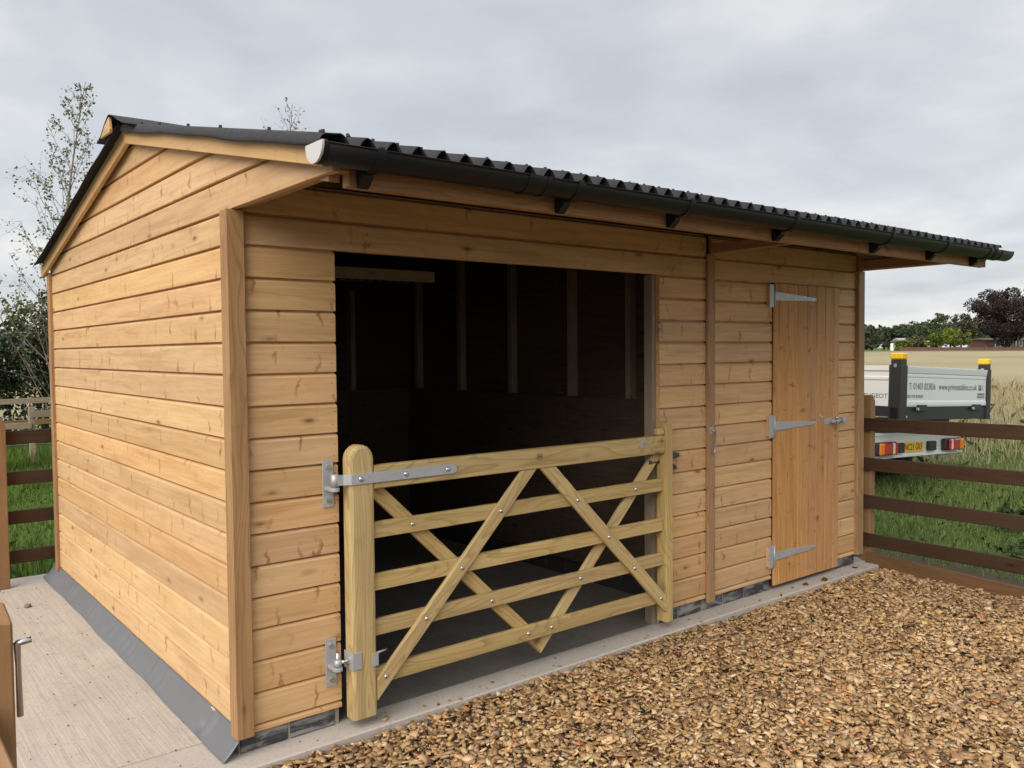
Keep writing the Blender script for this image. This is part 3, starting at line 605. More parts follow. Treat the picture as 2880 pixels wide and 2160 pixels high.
# ------------------------------------------------------------------ the gate in the opening
def build_gate():
    g = empty('field_gate', 'five bar green tinted timber gate with galvanised strap hinge across the open bay', 'gate', (.50, -.06, .03))
    inv = Matrix.Translation((-.50, .06, -.03))
    def put(o): o.parent = g; o.matrix_basis = inv@o.matrix_basis; return o
    def post(x0, x1, y0, y1, z0, top, ch):
        bm = bmesh.new(); bmesh.ops.create_cube(bm, size=1)
        s = (top[-1][1]-z0, y1-y0, x1-x0)
        bm.free()
        # outline in (x, z) with a shaped head, extruded in depth, then turned so the grain runs up
        o = prism('hanging_post' if ch else 'meeting_post', [(x0, z0), (x1, z0)]+top[::-1], y0, y1, 1, GATEW, None, long_bev=.014 if ch else .005)
        M = Matrix.Rotation(R(-90), 4, 'Y'); o.data.transform(M.inverted()); o.matrix_basis = M; return put(o)
    n = 9
    hd = [(.459, 1.135)]+[(.459+.058*(1-math.cos(math.pi*i/n)), 1.150+.062*math.sin(math.pi*i/n)) for i in range(n+1)]+[(.575, 1.135)]
    post(.459, .575, -.102, -.024, .030, hd, True)
    hr = [(2.466, 1.11), (2.466, 1.165), (2.474, 1.186), (2.492, 1.198), (2.510, 1.194), (2.521, 1.178), (2.525, 1.155)]
    post(2.466, 2.525, -.102, -.030, .038, hr, False)
    put(mbox('top_rail', .576, 2.465, -.097, -.045, 1.017, 1.117, GATEW, g, .004))
    put(mbox('head_horn', 2.41, 2.4655, -.095, -.047, 1.1175, 1.16, GATEW, g, .012, axis=0))
    for z0, z1 in ((.797, .868), (.567, .639), (.368, .439), (.152, .227)): put(mbox('rail', .576, 2.465, -.080, -.052, z0, z1, GATEW, g, .003))
    cl = lambda x0=None, x1=None, z1=None: [c for c in ([((x0, 0, 0), (-1, 0, 0))] if x0 else [])+([((x1, 0, 0), (1, 0, 0))] if x1 else [])+([((0, 0, z1), (0, 0, 1))] if z1 else [])]
    U = Vector((0, 1, 0))
    def brace(a, b, w, y, clips):
        o = beam('brace', (a[0], y, a[1]), (b[0], y, b[1]), w, .022, GATEW, None, .003, up=U, clips=clips, ext=.09); return put(o)
    brace((1.452, 1.02), (.577, .137), .066, -.0912, cl(.576, None, 1.016))
    brace((1.571, 1.02), (2.462, .150), .072, -.0912, cl(None, 2.4655, 1.016))
    # the pair at the back, mitred together at their foot
    wB = .066; dB = Vector((1.555-.618, .057-.948)).normalized(); nB = Vector((-dB.y, dB.x))*(wB/2)
    brace((.618+nB.x, .948+nB.y), (1.555+nB.x, .057+nB.y), wB, -.0405, cl(.576, 1.5565, 1.016))
    dD = Vector((2.484-1.558, 1.0-.057)).normalized(); nD = Vector((-dD.y, dD.x))*(.062/2)
    brace((1.558+nD.x, .057+nD.y), (2.484+nD.x, 1.0+nD.y), .062, -.0405, cl(1.5572, 2.4655, 1.016))
    def dome(x, z, y, r=.0108, name='coach_bolt'):
        def mk():
            bm = bmesh.new(); bmesh.ops.create_uvsphere(bm, u_segments=10, v_segments=6, radius=1); bmesh.ops.scale(bm, vec=(1, .55, 1), verts=bm.verts); return bm_mesh('dome', bm, True)
        o = link(name, shared(('dome',), BOLTM, mk), None, g, Matrix.Translation((x, y, z))@Matrix.Scale(r, 4)); return put(o)
    for x, z in ((1.033, .596), (1.266, .835), (1.775, .827), (2.005, .600), (2.204, .397), (2.422, .187), (.833, .398), (.618, .186)): dome(x, z, -.1025)
    for x, z in ((.779, .834), (2.238, .832), (1.812, .405), (1.224, .398), (1.452, .188), (1.606, .187)): dome(x, z, -.0802)
    # strap hinge, its hook on the wall, and the adjustable lower hinge
    put(prism('strap_hinge', [(.462, 1.046), (.99, 1.046), (1.005, 1.056), (1.005, 1.081), (.99, 1.091), (.462, 1.091)], -.1085, -.1025, 1, GALV, g, .001))
    put(beam('hinge_joggle', (.463, -.1055, 1.0685), (.436, -.082, 1.0685), .006, .045, GALV, None, .001)); put(mbox('hinge_joggle', .405, .437, -.085, -.079, 1.046, 1.091, GALV, g, .001))
    put(cyl('hinge_eye', (.402, -.070, 1.043), (.402, -.070, 1.094), .0165, GALV, g, seg=16))
    for x in (.507, .731, .954): dome(x, 1.068, -.1085, .0118)
    for zc, z0, z1 in ((1.03, .946, 1.148), (.262, .168, .376)):
        put(mbox('wall_hook_plate', .378, .428, -.0075, -.0015, z0, z1, GALV, g, .001))
        for z in (z0+.03, z1-.03): put(cyl('hex_bolt', (.403, -.016, z), (.403, -.0077, z), .0105, BOLTM, g, seg=6, smooth=False))
        put(prism('hook_cup', [(.384, -.008), (.422, -.008), (.424, -.07), (.415, -.088), (.402, -.092), (.389, -.088), (.382, -.07)], zc-.008, zc+.008, 2, GALV, g, .002))
        put(cyl('hook_pin', (.402, -.070, zc+.008), (.402, -.070, zc+(.07 if zc < 1 else .014)), .0085, BOLTM, g))
    put(cyl('hinge_eye', (.402, -.070, .272), (.402, -.070, .302), .0155, GALV, g, seg=16)); put(cyl('threaded_rod', (.415, -.070, .287), (.459, -.070, .287), .0085, BOLTM, g)); put(cyl('lock_nut', (.440, -.070, .287), (.4535, -.070, .287), .015, BOLTM, g, seg=6, smooth=False))
    put(mbox('clamp_plate', .4535, .4575, -.1055, -.03, .250, .324, GALV, g, .001)); put(mbox('clamp_plate', .4577, .497, -.1065, -.1025, .250, .324, GALV, g, .001))
    put(mbox('clamp_plate', .5765, .5805, -.1055, -.03, .247, .305, GALV, g, .001)); put(mbox('clamp_plate', .549, .5763, -.1065, -.1025, .247, .305, GALV, g, .001)); put(cyl('threaded_rod', (.581, -.070, .287), (.640, -.070, .296), .0065, BOLTM, g))
    # latch, catch plate and the small oval maker's badge
    put(cyl('latch_rod', (2.385, -.045, .965), (2.466, -.045, .960), .009, DARKM, g)); put(cyl('latch_knob', (2.376, -.047, .966), (2.396, -.045, .965), .013, DARKM, g))
    put(mbox('catch_plate', 2.262, 2.300, -.0995, -.0972, 1.064, 1.103, GALV, g, .0008)); put(mbox('catch_staple', 2.272, 2.290, -.107, -.0996, 1.076, 1.092, BOLTM, g, .002))
    ov = [(1.517+.025*math.cos(t), 1.077+.0165*math.sin(t)) for t in np.linspace(0, 2*math.pi, 24)[:-1]]
    bd = put(prism('badge', ov, -.0992, -.0972, 1, BRASS, None))
    for x in (1.497, 1.537): dome(x, 1.078, -.0994, .002, 'badge_pin')
    put(mbox('badge_band', 1.501, 1.533, -.0998, -.0993, 1.0745, 1.079, DARKM, g, 0))
    # the catch that takes the latch, screwed to the boards
    c = empty('gate_catch', 'dark metal gate catch screwed to the boards beside the meeting post', 'catch', (2.62, -.01, .95))
    iv = Matrix.Translation((-2.62, .01, -.95))
    def pc(o): o.parent = c; o.matrix_basis = iv@o.matrix_basis
    pc(mbox('back_plate', 2.575, 2.605, -.0075, -.0012, .900, 1.01, DARKM, c, .001)); pc(prism('upper_jaw', [(2.585, .965), (2.585, 1.005), (2.655, .998), (2.662, .98), (2.64, .975)], -.05, -.008, 1, DARKM, c, .003)); pc(prism('lower_jaw', [(2.585, .905), (2.585, .945), (2.615, .93), (2.632, .905)], -.05, -.008, 1, DARKM, c, .003)); pc(mbox('striker', 2.64, 2.665, -.052, -.03, .982, .997, GALV, c, .003))
build_gate()

# ------------------------------------------------------------------ damp-proof membrane along the left wall
def build_membrane():
    ny, pr = 180, [(.004, .085), (-.004, .074), (-.016, .052), (-.031, .032), (-.047, .014), (-.064, .001), (-.080, -.0085)]
    V = []; rs = np.random.default_rng(5)
    cre = sorted(rs.uniform(.1, 3.5, 13)); amp = rs.uniform(.008, .024, 13)
    for i in range(ny):
        y = -.032+(3.66)*i/(ny-1)
        k = sum(a*math.exp(-((y-c)/.016)**2)-a*.7*math.exp(-((y-c-.04)/.03)**2) for a, c in zip(amp, cre))
        w = .006*math.sin(y*4.3)+.004*math.sin(y*9.7+1)
        for q, (x, z) in enumerate(pr):
            t = q/6; xx = x*(1.0 if q < 3 else 1+.0*t)-(.012*w/.006*.3 if q > 3 else 0)
            yy = y+.006*math.sin(t*3)*(i < 2)
            zz = z+(k+.004*math.sin(y*13+2))*math.sin(math.pi*min(1, t*1.05))*(1 if q < 6 else 0)
            V.append((xx-.0*t, yy, max(zz, SZ+.0065)))
    m_ = len(pr); F = [(i*m_+j, i*m_+j+1, (i+1)*m_+j+1, (i+1)*m_+j) for i in range(ny-1) for j in range(m_-1)]
    o = link('damp_proof_membrane', pyd('damp_proof_membrane', V, F, True), MEMB); md = o.modifiers.new('thickness', 'SOLIDIFY'); md.thickness = .0012; md.offset = 1
    tag(o, 'grey plastic damp proof membrane lapping onto the concrete under the left wall', 'membrane')
build_membrane()

# ------------------------------------------------------------------ fences
def rail(parent, p0, p1, h, th, m, name='rail'): return beam(name, p0, p1, th, h, m, parent, .003)
def build_fences():
    f = empty('post_and_rail_fence', 'dark brown post and rail fence running from the right corner of the shelter', 'fence', (4.86, 0, -.05))
    iv = Matrix.Translation((-4.86, 0, .05))
    def put(o): o.parent = f; o.matrix_basis = iv@o.matrix_basis
    for zt, z1 in ((1.076, 1.094), (.776, .786), (.492, .486), (.201, .196)):
        put(rail(None, (4.861, .04, zt-.048), (4.861, -1.75, z1-.046), .097, .032, RAILW)); put(rail(None, (4.861, -1.753, z1-.046), (4.861, -5.2, z1-.04), .097, .032, RAILW))
    def fpost(x, y, top):
        o = prism('post', [(x-.035, -.3), (x+.035, -.3), (x+.035, top-.045), (x, top), (x-.035, top)], y-.04, y+.04, 1, POSTW, None, .003)
        M = Matrix.Rotation(R(-90), 4, 'Y'); o.data.transform(M.inverted()); o.matrix_basis = M; put(o)
    for y in (.015, -1.75, -3.5, -5.2): fpost(4.9135, y, 1.25 if y > 0 else 1.17)
    put(rail(None, (4.838, -.02, -.0145), (4.838, -1.75, -.09), .165, .025, KICKW, 'kick_board')); put(rail(None, (4.838, -1.753, -.09), (4.838, -5.2, -.10), .165, .025, KICKW, 'kick_board'))
    g = empty('post_and_rail_fence', 'dark brown post and rail fence at the back left corner of the shelter', 'fence', (-.33, 3.5, -.015))
    iv2 = Matrix.Translation((.33, -3.5, .015))
    def put2(o): o.parent = g; o.matrix_basis = iv2@o.matrix_basis
    for zt in (1.079, .79, .512, .231): put2(rail(None, (-2.2, 3.535, zt-.046), (.12, 3.535, zt-.048), .093, .032, RAILW))
    for x in (-.36, -2.1):
        o = prism('post', [(x-.05, SZ+.001), (x+.05, SZ+.001), (x+.05, 1.13), (x+.03, 1.17), (x-.03, 1.17), (x-.05, 1.13)], 3.44, 3.5185, 1, POSTW, None, .004)
        M = Matrix.Rotation(R(-90), 4, 'Y'); o.data.transform(M.inverted()); o.matrix_basis = M; put2(o)
    # weathered fence across the lawn behind
    h = empty('paddock_fence', 'pale weathered post and rail paddock fence in front of the hedge', 'fence', (1.0, 10.62, -.05))
    iv3 = Matrix.Translation((-1.0, -10.62, .05))
    def put3(o): o.parent = h; o.matrix_basis = iv3@o.matrix_basis
    for x in (-1.4, 1.012, 3.4): put3(mbox('post', x-.038, x+.038, 10.58, 10.66, -.3, .865, GREYW, h, .006))
    put3(rail(None, (-1.38, 10.56, .02+.61), (1.0, 10.56, .595), .085, .03, GREYW)) ; put3(rail(None, (1.003, 10.56, .76), (5.2, 10.56, .72), .098, .03, GREYW))
    k = empty('paddock_fence', 'long low brown rail fence running behind the pale paddock fence', 'fence', (1.0, 12.1, -.05))
    iv4 = Matrix.Translation((-1.0, -12.1, .05))
    def put4(o): o.parent = k; o.matrix_basis = iv4@o.matrix_basis
    for zt in (.845, .50): put4(rail(None, (-3, 12.1, zt), (7, 12.1, zt+.09), .085, .03, GREYW if zt > .6 else POSTW))
    for x in (-2.5, -.4, 2.6, 4.6, 6.6): put4(mbox('post', x-.04, x+.04, 12.12, 12.2, -.3, .98, GREYW, k, .006))
    for z in (.18, .33, .62, .74): put4(tubeobj('wire', [(x, 12.11, z+.01*math.sin(x*2)) for x in np.linspace(-3, 7, 12)], .0018, GALV, None, 4))
    # foreground gate post and rail at the lower left edge
    q = empty('gate_post', 'brown timber gate post with a galvanised drop bolt at the lower left edge', 'post', (-1.02, -1.28, -.09))
    iv5 = Matrix.Translation((1.02, 1.28, .09))
    def put5(o): o.parent = q; o.matrix_basis = iv5@o.matrix_basis; return o
    x1, y0 = -.966, -1.333
    bm = bmesh.new()
    b = [(x1-.1, y0), (x1, y0), (x1, y0+.105), (x1-.1, y0+.105)]; zt = [1.078, 1.062, 1.082, 1.092]
    A = [bm.verts.new((x, y, -.3)) for x, y in b]; B = [bm.verts.new((x, y, z)) for (x, y), z in zip(b, zt)]
    bm.faces.new(A[::-1]); bm.faces.new(B)
    for i in range(4): bm.faces.new((A[i], A[(i+1)%4], B[(i+1)%4], B[i]))
    bmesh.ops.bevel(bm, geom=list(bm.edges), offset=.005, segments=1, affect='EDGES', profile=.5)
    M = Matrix.Rotation(R(-90), 4, 'Y'); me = bm_mesh('post', bm); me.transform(M.inverted()); put5(link('post_shaft', me, POSTN, None, M))
    put5(tubeobj('drop_bolt', [(x1+.008, y0+.012, 1.015), (x1+.009, y0+.012, .97), (x1+.010, y0+.012, .86)], [.007, .0055, .0065], BOLTM, None, 8)); put5(cyl('bolt_arm', (x1+.006, y0+.012, 1.013), (x1+.034, y0+.012, 1.016), .0065, BOLTM, q))
    s = empty('gate_rail', 'light brown timber rail running towards the viewer at the lower left corner', 'rail', (-1.13, -1.9, .72))
    o = mbox('rail', -1.09, -1.015, -3.0, y0-.002, .80, .90, POSTN, s, .004, axis=1); o.matrix_basis = Matrix.Translation((1.13, 1.9, -.72))@o.matrix_basis
    mbox('rail_post', .045, .115, -1.3, -1.2, -.86, .0795, POSTN, s, .004)
build_fences()

# ------------------------------------------------------------------ wood chips over the yard
CHIPM = attr_mat('wood_chip', .8, .2, grain=.2)
PAL = np.array([(.47,.315,.155),(.40,.255,.12),(.34,.21,.10),(.52,.37,.20),(.60,.46,.27),(.25,.145,.07),(.15,.085,.045),(.09,.052,.03),(.30,.22,.145),(.43,.26,.105),(.45,.20,.075)])
PW = np.array([.22,.17,.13,.16,.07,.09,.05,.02,.05,.03,.01]); PW /= PW.sum()
CUBE = np.array([(-1,-1,-1),(1,-1,-1),(1,1,-1),(-1,1,-1),(-1,-1,1),(1,-1,1),(1,1,1),(-1,1,1)])*.5
CF = np.array([(0,3,2,1),(4,5,6,7),(0,1,5,4),(1,2,6,5),(2,3,7,6),(3,0,4,7)])
def chip_soup(x, y, z, g, lmin=.012, lmax=.043, tilt=.34, flat=1.0):
    n = len(x)
    l = np.exp(g.uniform(np.log(lmin), np.log(lmax), n)); s = np.stack([l, l*g.uniform(.38, .95, n), g.uniform(.003, .010, n)*flat], -1)
    c = CUBE[None]*s[:, None]; c[:, :, 0] += c[:, :, 1]*g.uniform(-.3, .3, (n, 1)); c *= 1+g.uniform(-.13, .13, (n, 8, 3))
    a = g.uniform(0, 2*np.pi, n); ax, ay = g.normal(0, tilt, n), g.normal(0, tilt, n)
    def rot(c, i, j, t):
        o = c.copy(); o[:, :, i] = c[:, :, i]*np.cos(t)[:, None]-c[:, :, j]*np.sin(t)[:, None]; o[:, :, j] = c[:, :, i]*np.sin(t)[:, None]+c[:, :, j]*np.cos(t)[:, None]; return o
    c = rot(rot(rot(c, 0, 2, ax), 1, 2, ay), 0, 1, a); c += np.stack([x, y, z], -1)[:, None]
    col = PAL[g.choice(len(PAL), n, p=PW)]*g.uniform(.85, 1.35, (n, 1))*(1+g.uniform(-.05, .05, (n, 3)))*np.array([1.08, 1.05, 1.07])
    q = (np.arange(n)[:, None, None]*8+CF[None]).reshape(-1, 4)
    return c.reshape(-1, 3), q, np.repeat(np.clip(col, 0, .9), 8, 0)
def in_view(x, y, lo=-.75, hi=.75):
    d = (x+1.241)*math.sin(YAW)+(y+3.3156)*math.cos(YAW); s = (x+1.241)*math.cos(YAW)-(y+3.3156)*math.sin(YAW); return (d > 0) & (s/d > lo) & (s/d < hi)
def build_chips():
    g = np.random.default_rng(21)
    n = 88000; x = g.uniform(-1.4, 4.84, n); y = g.uniform(-4.1, -.128, n)
    # keep what lies in or near the view: a band along the slab, widening towards the right
    depth = (x+1.241)*math.sin(YAW)+(y+3.3156)*math.cos(YAW); side = (x+1.241)*math.cos(YAW)-(y+3.3156)*math.sin(YAW)
    k = (depth > 1.3) & (side/depth > -.75) & (side/depth < 1.7) 
    x, y = x[k], y[k]; z = chip_z(x, y)+g.uniform(-.010, .020, len(x))
    clump = vnoise(x, y, 2.2, 31); z += (clump-.5)*.012
    v, q, c = chip_soup(x, y, z, g)
    nf = 26000; xf = g.uniform(-.8, 4.84, nf); yf = g.uniform(-2.9, -.128, nf); kf = in_view(xf, yf, -.7, .8); xf, yf = xf[kf], yf[kf]; vf, qf, cf = chip_soup(xf, yf, chip_z(xf, yf)+g.uniform(-.006, .017, len(xf)), g, .004, .012, .5, .6); cf *= g.uniform(.45, 1.0, (len(xf), 1)).repeat(8, 0)
    struct(link('wood_fines', indexed('wood_fines', vf, qf, cf), CHIPM), 'stuff')
    shade = 1-.30*np.repeat(np.clip(vnoise(x, y, 1.1, 33)*1.8-.7, 0, 1), 8)
    struct(link('wood_chips', indexed('wood_chips', v, q, c*shade[:, None]), CHIPM), 'stuff')
    # stray chips lying on the slab edge
    spots = [(3.93, -.075), (4.13, -.10), (4.60, -.06), (.62, -.085)]
    lab = ['lone dark wood chip lying on the slab under the door hinge side', 'small wood chip on the slab edge in front of the door middle', 'brown wood chip on the slab right of the door', 'pale wood chip on the slab below the hanging gate post']
    for i, ((x, y), lb) in enumerate(zip(spots, lab)):
        v, q, c = chip_soup(np.array([0.]), np.array([0.]), np.array([0.]), g, .03, .038, .08, 1.6); c[:] = (.10, .055, .03) if i < 3 else (.42, .29, .15)
        o = link('wood_chip', indexed('wood_chip', v, q, c), CHIPM); o.location = (x, y, SZ+.006); tag(o, lb, 'wood chip', 'stray wood chips on the slab')
    STONE = plain('pebble_stone', (.20, .16, .13), .8, noise=.5, nscale=40)
    for (x, y, r, lb) in ((-.30, 2.85, .022, 'small brown pebble on the brushed concrete far left of the wall'), (-.045, .16, .016, 'dark pebble on the smooth concrete strip beside the membrane end')):
        bm = bmesh.new(); bmesh.ops.create_icosphere(bm, subdivisions=2, radius=r)
        for w in bm.verts: w.co *= 1+random.uniform(-.15, .15); w.co.z *= .7
        o = link('pebble', bm_mesh('pebble', bm, True), STONE); o.location = (x, y, SZ+r*.6); tag(o, lb, 'pebble')
    # crumbs and grit on the concrete
    n = 130; x = g.uniform(-1.2, -.12, n); y = g.uniform(.0, 3.6, n); v, q, c = chip_soup(x, y, np.full(n, SZ+.006), g, .003, .009, .1, .6); c *= .4
    n2 = 36; x2 = g.uniform(.0, 4.7, n2); y2 = -.12+np.abs(g.normal(0, .05, n2)); y2 = np.minimum(y2, -.01); v2, q2, c2 = chip_soup(x2, y2, np.full(n2, SZ+.0025), g, .005, .018, .1, .8)
    struct(link('grit', indexed('grit', np.concatenate([v, v2]), np.concatenate([q, q2+len(v)]), np.concatenate([c, c2*.6])), CHIPM), 'stuff')
build_chips()

# ------------------------------------------------------------------ grass
GRASSM = attr_mat('grass_blade', .6, .25, trans=.3)
def blades(x, y, h, w, g, c0, c1, lean=.35, zf=ground_z):
    n = len(x); z = zf(x, y); a = g.uniform(0, 2*np.pi, n); t = g.uniform(0, 2*np.pi, n); ln = np.abs(g.normal(0, lean, n))
    dx, dy = np.cos(a)*w*.5, np.sin(a)*w*.5; tx, ty = np.cos(t)*ln*h, np.sin(t)*ln*h
    p0 = np.stack([x-dx, y-dy, z-.01], -1); p1 = np.stack([x+dx, y+dy, z-.01], -1)
    m1 = np.stack([x+dx*.7+tx*.35, y+dy*.7+ty*.35, z+h*.6], -1); m0 = np.stack([x-dx*.7+tx*.35, y-dy*.7+ty*.35, z+h*.6], -1)
    tp = np.stack([x+tx, y+ty, z+h*np.sqrt(np.clip(1-ln*ln*.6, .15, 1))], -1)
    v = np.stack([p0, p1, m1, tp, m0], 1).reshape(-1, 3)
    f = g.uniform(0, 1, (n, 1)); col = (np.array(c0)*(1-f)+np.array(c1)*f)*g.uniform(.7, 1.25, (n, 1))
    return v, np.repeat(col, 5, 0)
def build_grass():
    g = np.random.default_rng(77)
    def add(name, parts): 
        v = np.concatenate([p[0] for p in parts]); c = np.concatenate([p[1] for p in parts]); struct(link(name, soup(name, v, 5, c), GRASSM), 'stuff')
    # right: mown verge by the fence, then longer grass round the truck
    n = 60000; x = 4.95+np.abs(g.beta(1.0, 1.6, n))*9; y = g.uniform(-2.6, 6, n)
    k = in_view(x, y, .30, .70); x, y = x[k], y[k]
    pr = np.clip((x-5.25)/.7+(vnoise(x, y, 2.2, 41)-.45)*1.4, 0, 1); k = g.random(len(x)) < pr; x, y = x[k], y[k]
    tuft = vnoise(x, y, 1.6, 42)
    h = (.024+.05*tuft**1.5)*g.uniform(.6, 1.3, len(x))*(1+np.clip((x-6.2)/2.5, 0, 1.4))
    a = blades(x, y, h, .007+.002*g.random(len(x)), g, (.115, .18, .045), (.26, .35, .11), .6)
    n = 3500; x = g.uniform(6.4, 13, n); y = g.uniform(-1, 5, n); k = in_view(x, y, .30, .70); x, y = x[k], y[k]
    b = blades(x, y, g.uniform(.10, .24, len(x)), .006, g, (.07, .12, .025), (.20, .20, .08), .5)
    add('verge_grass', [a, b])
    # tall dry grass beyond the truck
    n = 95000; x = 10.2+g.random(n)**1.5*26; y = g.uniform(-4, 16, n); k = in_view(x, y, .30, .70) & ~((x > 7.1) & (x < 9.9) & (y > .9) & (y < 7)); x, y = x[k], y[k]
    cl = vnoise(x, y, .55, 44)
    h = (.20+.34*np.clip(cl*1.6-.35, 0, 1))*g.uniform(.55, 1.2, len(x))*np.clip((x-10.0)/3.0, .22, 1)
    dry = (cl+g.normal(0, .16, len(x)) > .44)
    v, c = blades(x, y, h, .007, g, (.34, .30, .17), (.56, .48, .30), .5); v2, c2 = blades(x, y, h*.8, .007, g, (.09, .13, .035), (.22, .25, .09), .35)
    m5 = np.repeat(dry, 5); add('tall_dry_grass', [(v[m5], c[m5]), (v2[~m5], c2[~m5])])
    # left lawn behind the shelter
    n = 60000; x = g.uniform(-1.6, 2.6, n); y = g.uniform(3.78, 13.5, n); k = in_view(x, y, -.66, -.50); x, y = x[k], y[k]
    h = g.uniform(.03, .065, len(x))*(1+1.6*(vnoise(x, y, .9, 46) > .68))*np.where(y > 9.9, 2.2, 1)
    add('lawn_grass', [blades(x, y, h, .008, g, (.075, .145, .022), (.185, .28, .06), .5)])
build_grass()

# ------------------------------------------------------------------ leaves, trees, hedges
LEAFM = attr_mat('leaf', .55, .3, trans=.25)
BARK = plain('bark', (.10, .075, .06), .9, noise=.6, nscale=20, c2=(.17, .14, .12), bump=.5)
BARKR = plain('birch_bark', (.17, .11, .10), .7, noise=.6, nscale=14, c2=(.30, .26, .24))
def leaf_quads(p, size, g, c0, c1, flat=0.0):
    n = len(p); u = g.normal(size=(n, 3)); u /= np.linalg.norm(u, axis=1)[:, None]; w = np.cross(u, g.normal(size=(n, 3))); w /= np.linalg.norm(w, axis=1)[:, None]+1e-9
    s = (size*g.uniform(.6, 1.35, n))[:, None]
    v = np.stack([p-u*s*.5, p+w*s*.3, p+u*s*.5, p-w*s*.3], 1).reshape(-1, 3)
    f = g.uniform(0, 1, (n, 1)); return v, (np.array(c0)*(1-f)+np.array(c1)*f)*g.uniform(.75, 1.25, (n, 1))
def crown_points(g, n, c, rad, nclump, fill=.55, power=1.0):
    """points in clumps spread through an ellipsoid, denser towards its skin"""
    d = g.normal(size=(nclump, 3)); d /= np.linalg.norm(d, axis=1)[:, None]; r = g.uniform(.25, 1.0, (nclump, 1))**fill
    cc = np.array(c)+d*r*np.array(rad)*.86; cr = g.uniform(.16, .34, nclump)*min(rad)
    i = g.integers(0, nclump, n); q = g.normal(size=(n, 3)); q /= np.linalg.norm(q, axis=1)[:, None]; q *= g.uniform(.3, 1, (n, 1))**.5
    return cc[i]+q*cr[i][:, None]*np.array([1, 1, .8]), i
def tree(name, label, base, h, rad, g, c0, c1, n=2600, leaf=.5, nclump=34, trunk=.25, crown_low=.28, cat='tree', group=None, bark=BARK, fill=.55):
    t = empty(name, label, cat, base, group=group)
    cz = h*(crown_low+1)/2; rz = h*(1-crown_low)/2
    p, i = crown_points(g, n, (0, 0, cz), (rad, rad, rz), nclump, fill)
    tone = g.uniform(.7, 1.25, nclump)[i][:, None]
    v, c = leaf_quads(p, leaf, g, c0, c1); link('crown', soup('crown', v, 4, c*tone), LEAFM, t)
    br = [([(0, 0, -.3), (rad*.02, 0, h*.25), (0, rad*.03, h*.75)], [trunk, trunk*.75, trunk*.25])]
    for k in range(7):
        a = g.uniform(0, 6.28); e = np.array([math.cos(a)*rad*.7, math.sin(a)*rad*.7, cz+g.uniform(-.3, .5)*rz]); s = np.array([0, 0, h*g.uniform(.2, .5)])
        br.append(([s, (s+e)/2+np.array([0, 0, -.04*h]), e], [trunk*.4, trunk*.25, trunk*.08]))
    link('trunk', tubes_mesh('trunk', br, 7), bark, t); return t
def at(u, v, d):
    q = _r2*((u-1440)/2385.289)+_u2*(-(v-1080)/2385.289)+_f; return CAM+q*d
def gz(x, y): return float(ground_z(np.array([x]), np.array([y]))[0])
def birch(label, base, h, lean, g, nb=26, leafn=9, spread=.32, start=.18, leafc=((.09, .10, .05), (.22, .23, .11)), dens=1.0):
    t = empty('birch_tree', label, 'tree', base)
    tr = [np.array([lean[0]*s*s+.03*math.sin(s*7), lean[1]*s*s+.03*math.sin(s*5+1), h*s]) for s in np.linspace(0, 1, 14)]
    lst = [(tr, np.linspace(.045, .004, 14)*h/6)]; LP = []
    for b in range(nb):
        s = start+(1-start)*((b+.5)/nb)**.85*.97; i = s*13; i0 = int(i); p = tr[i0]*(1-(i-i0))+tr[min(13, i0+1)]*(i-i0)
        a = b*2.4+g.uniform(-.5, .5); ln = h*spread*(1.02-s)**1.05*g.uniform(.6, 1.15)+.12
        dr = np.array([math.cos(a), math.sin(a), g.uniform(1.1, 2.1)]); dr /= np.linalg.norm(dr)
        path = [p+dr*ln*q+np.array([0, 0, .10*ln*q*q])+g.normal(0, .012*ln, 3) for q in np.linspace(0, 1, 6)]
        r0 = .008*(1.1-s)*h/6+.0022; lst.append((path, np.linspace(r0, .0018, 6)))
        for k in range(int(5+ln*3.2)):
            q = g.uniform(.25, 1); j = q*5; j0 = min(4, int(j)); pp = path[j0]*(1-(j-j0))+path[j0+1]*(j-j0)
            d2 = dr*.6+g.normal(0, .75, 3); d2 /= np.linalg.norm(d2); l2 = ln*g.uniform(.15, .38)
            sub = [pp+d2*l2*w+np.array([0, 0, -.05*l2*w*w]) for w in np.linspace(0, 1, 4)]; lst.append((sub, np.linspace(.0022, .0012, 4)))
            for _ in range(int(leafn*dens*g.uniform(.3, 1.4))): w = g.uniform(.3, 1.05); LP.append(pp+d2*l2*w+g.normal(0, .022, 3))
    link('trunk', tubes_mesh('trunk', lst, 5), BARKR, t)
    v, c = leaf_quads(np.array(LP), .042, g, *leafc); link('foliage', soup('foliage', v, 4, c), LEAFM, t); return t
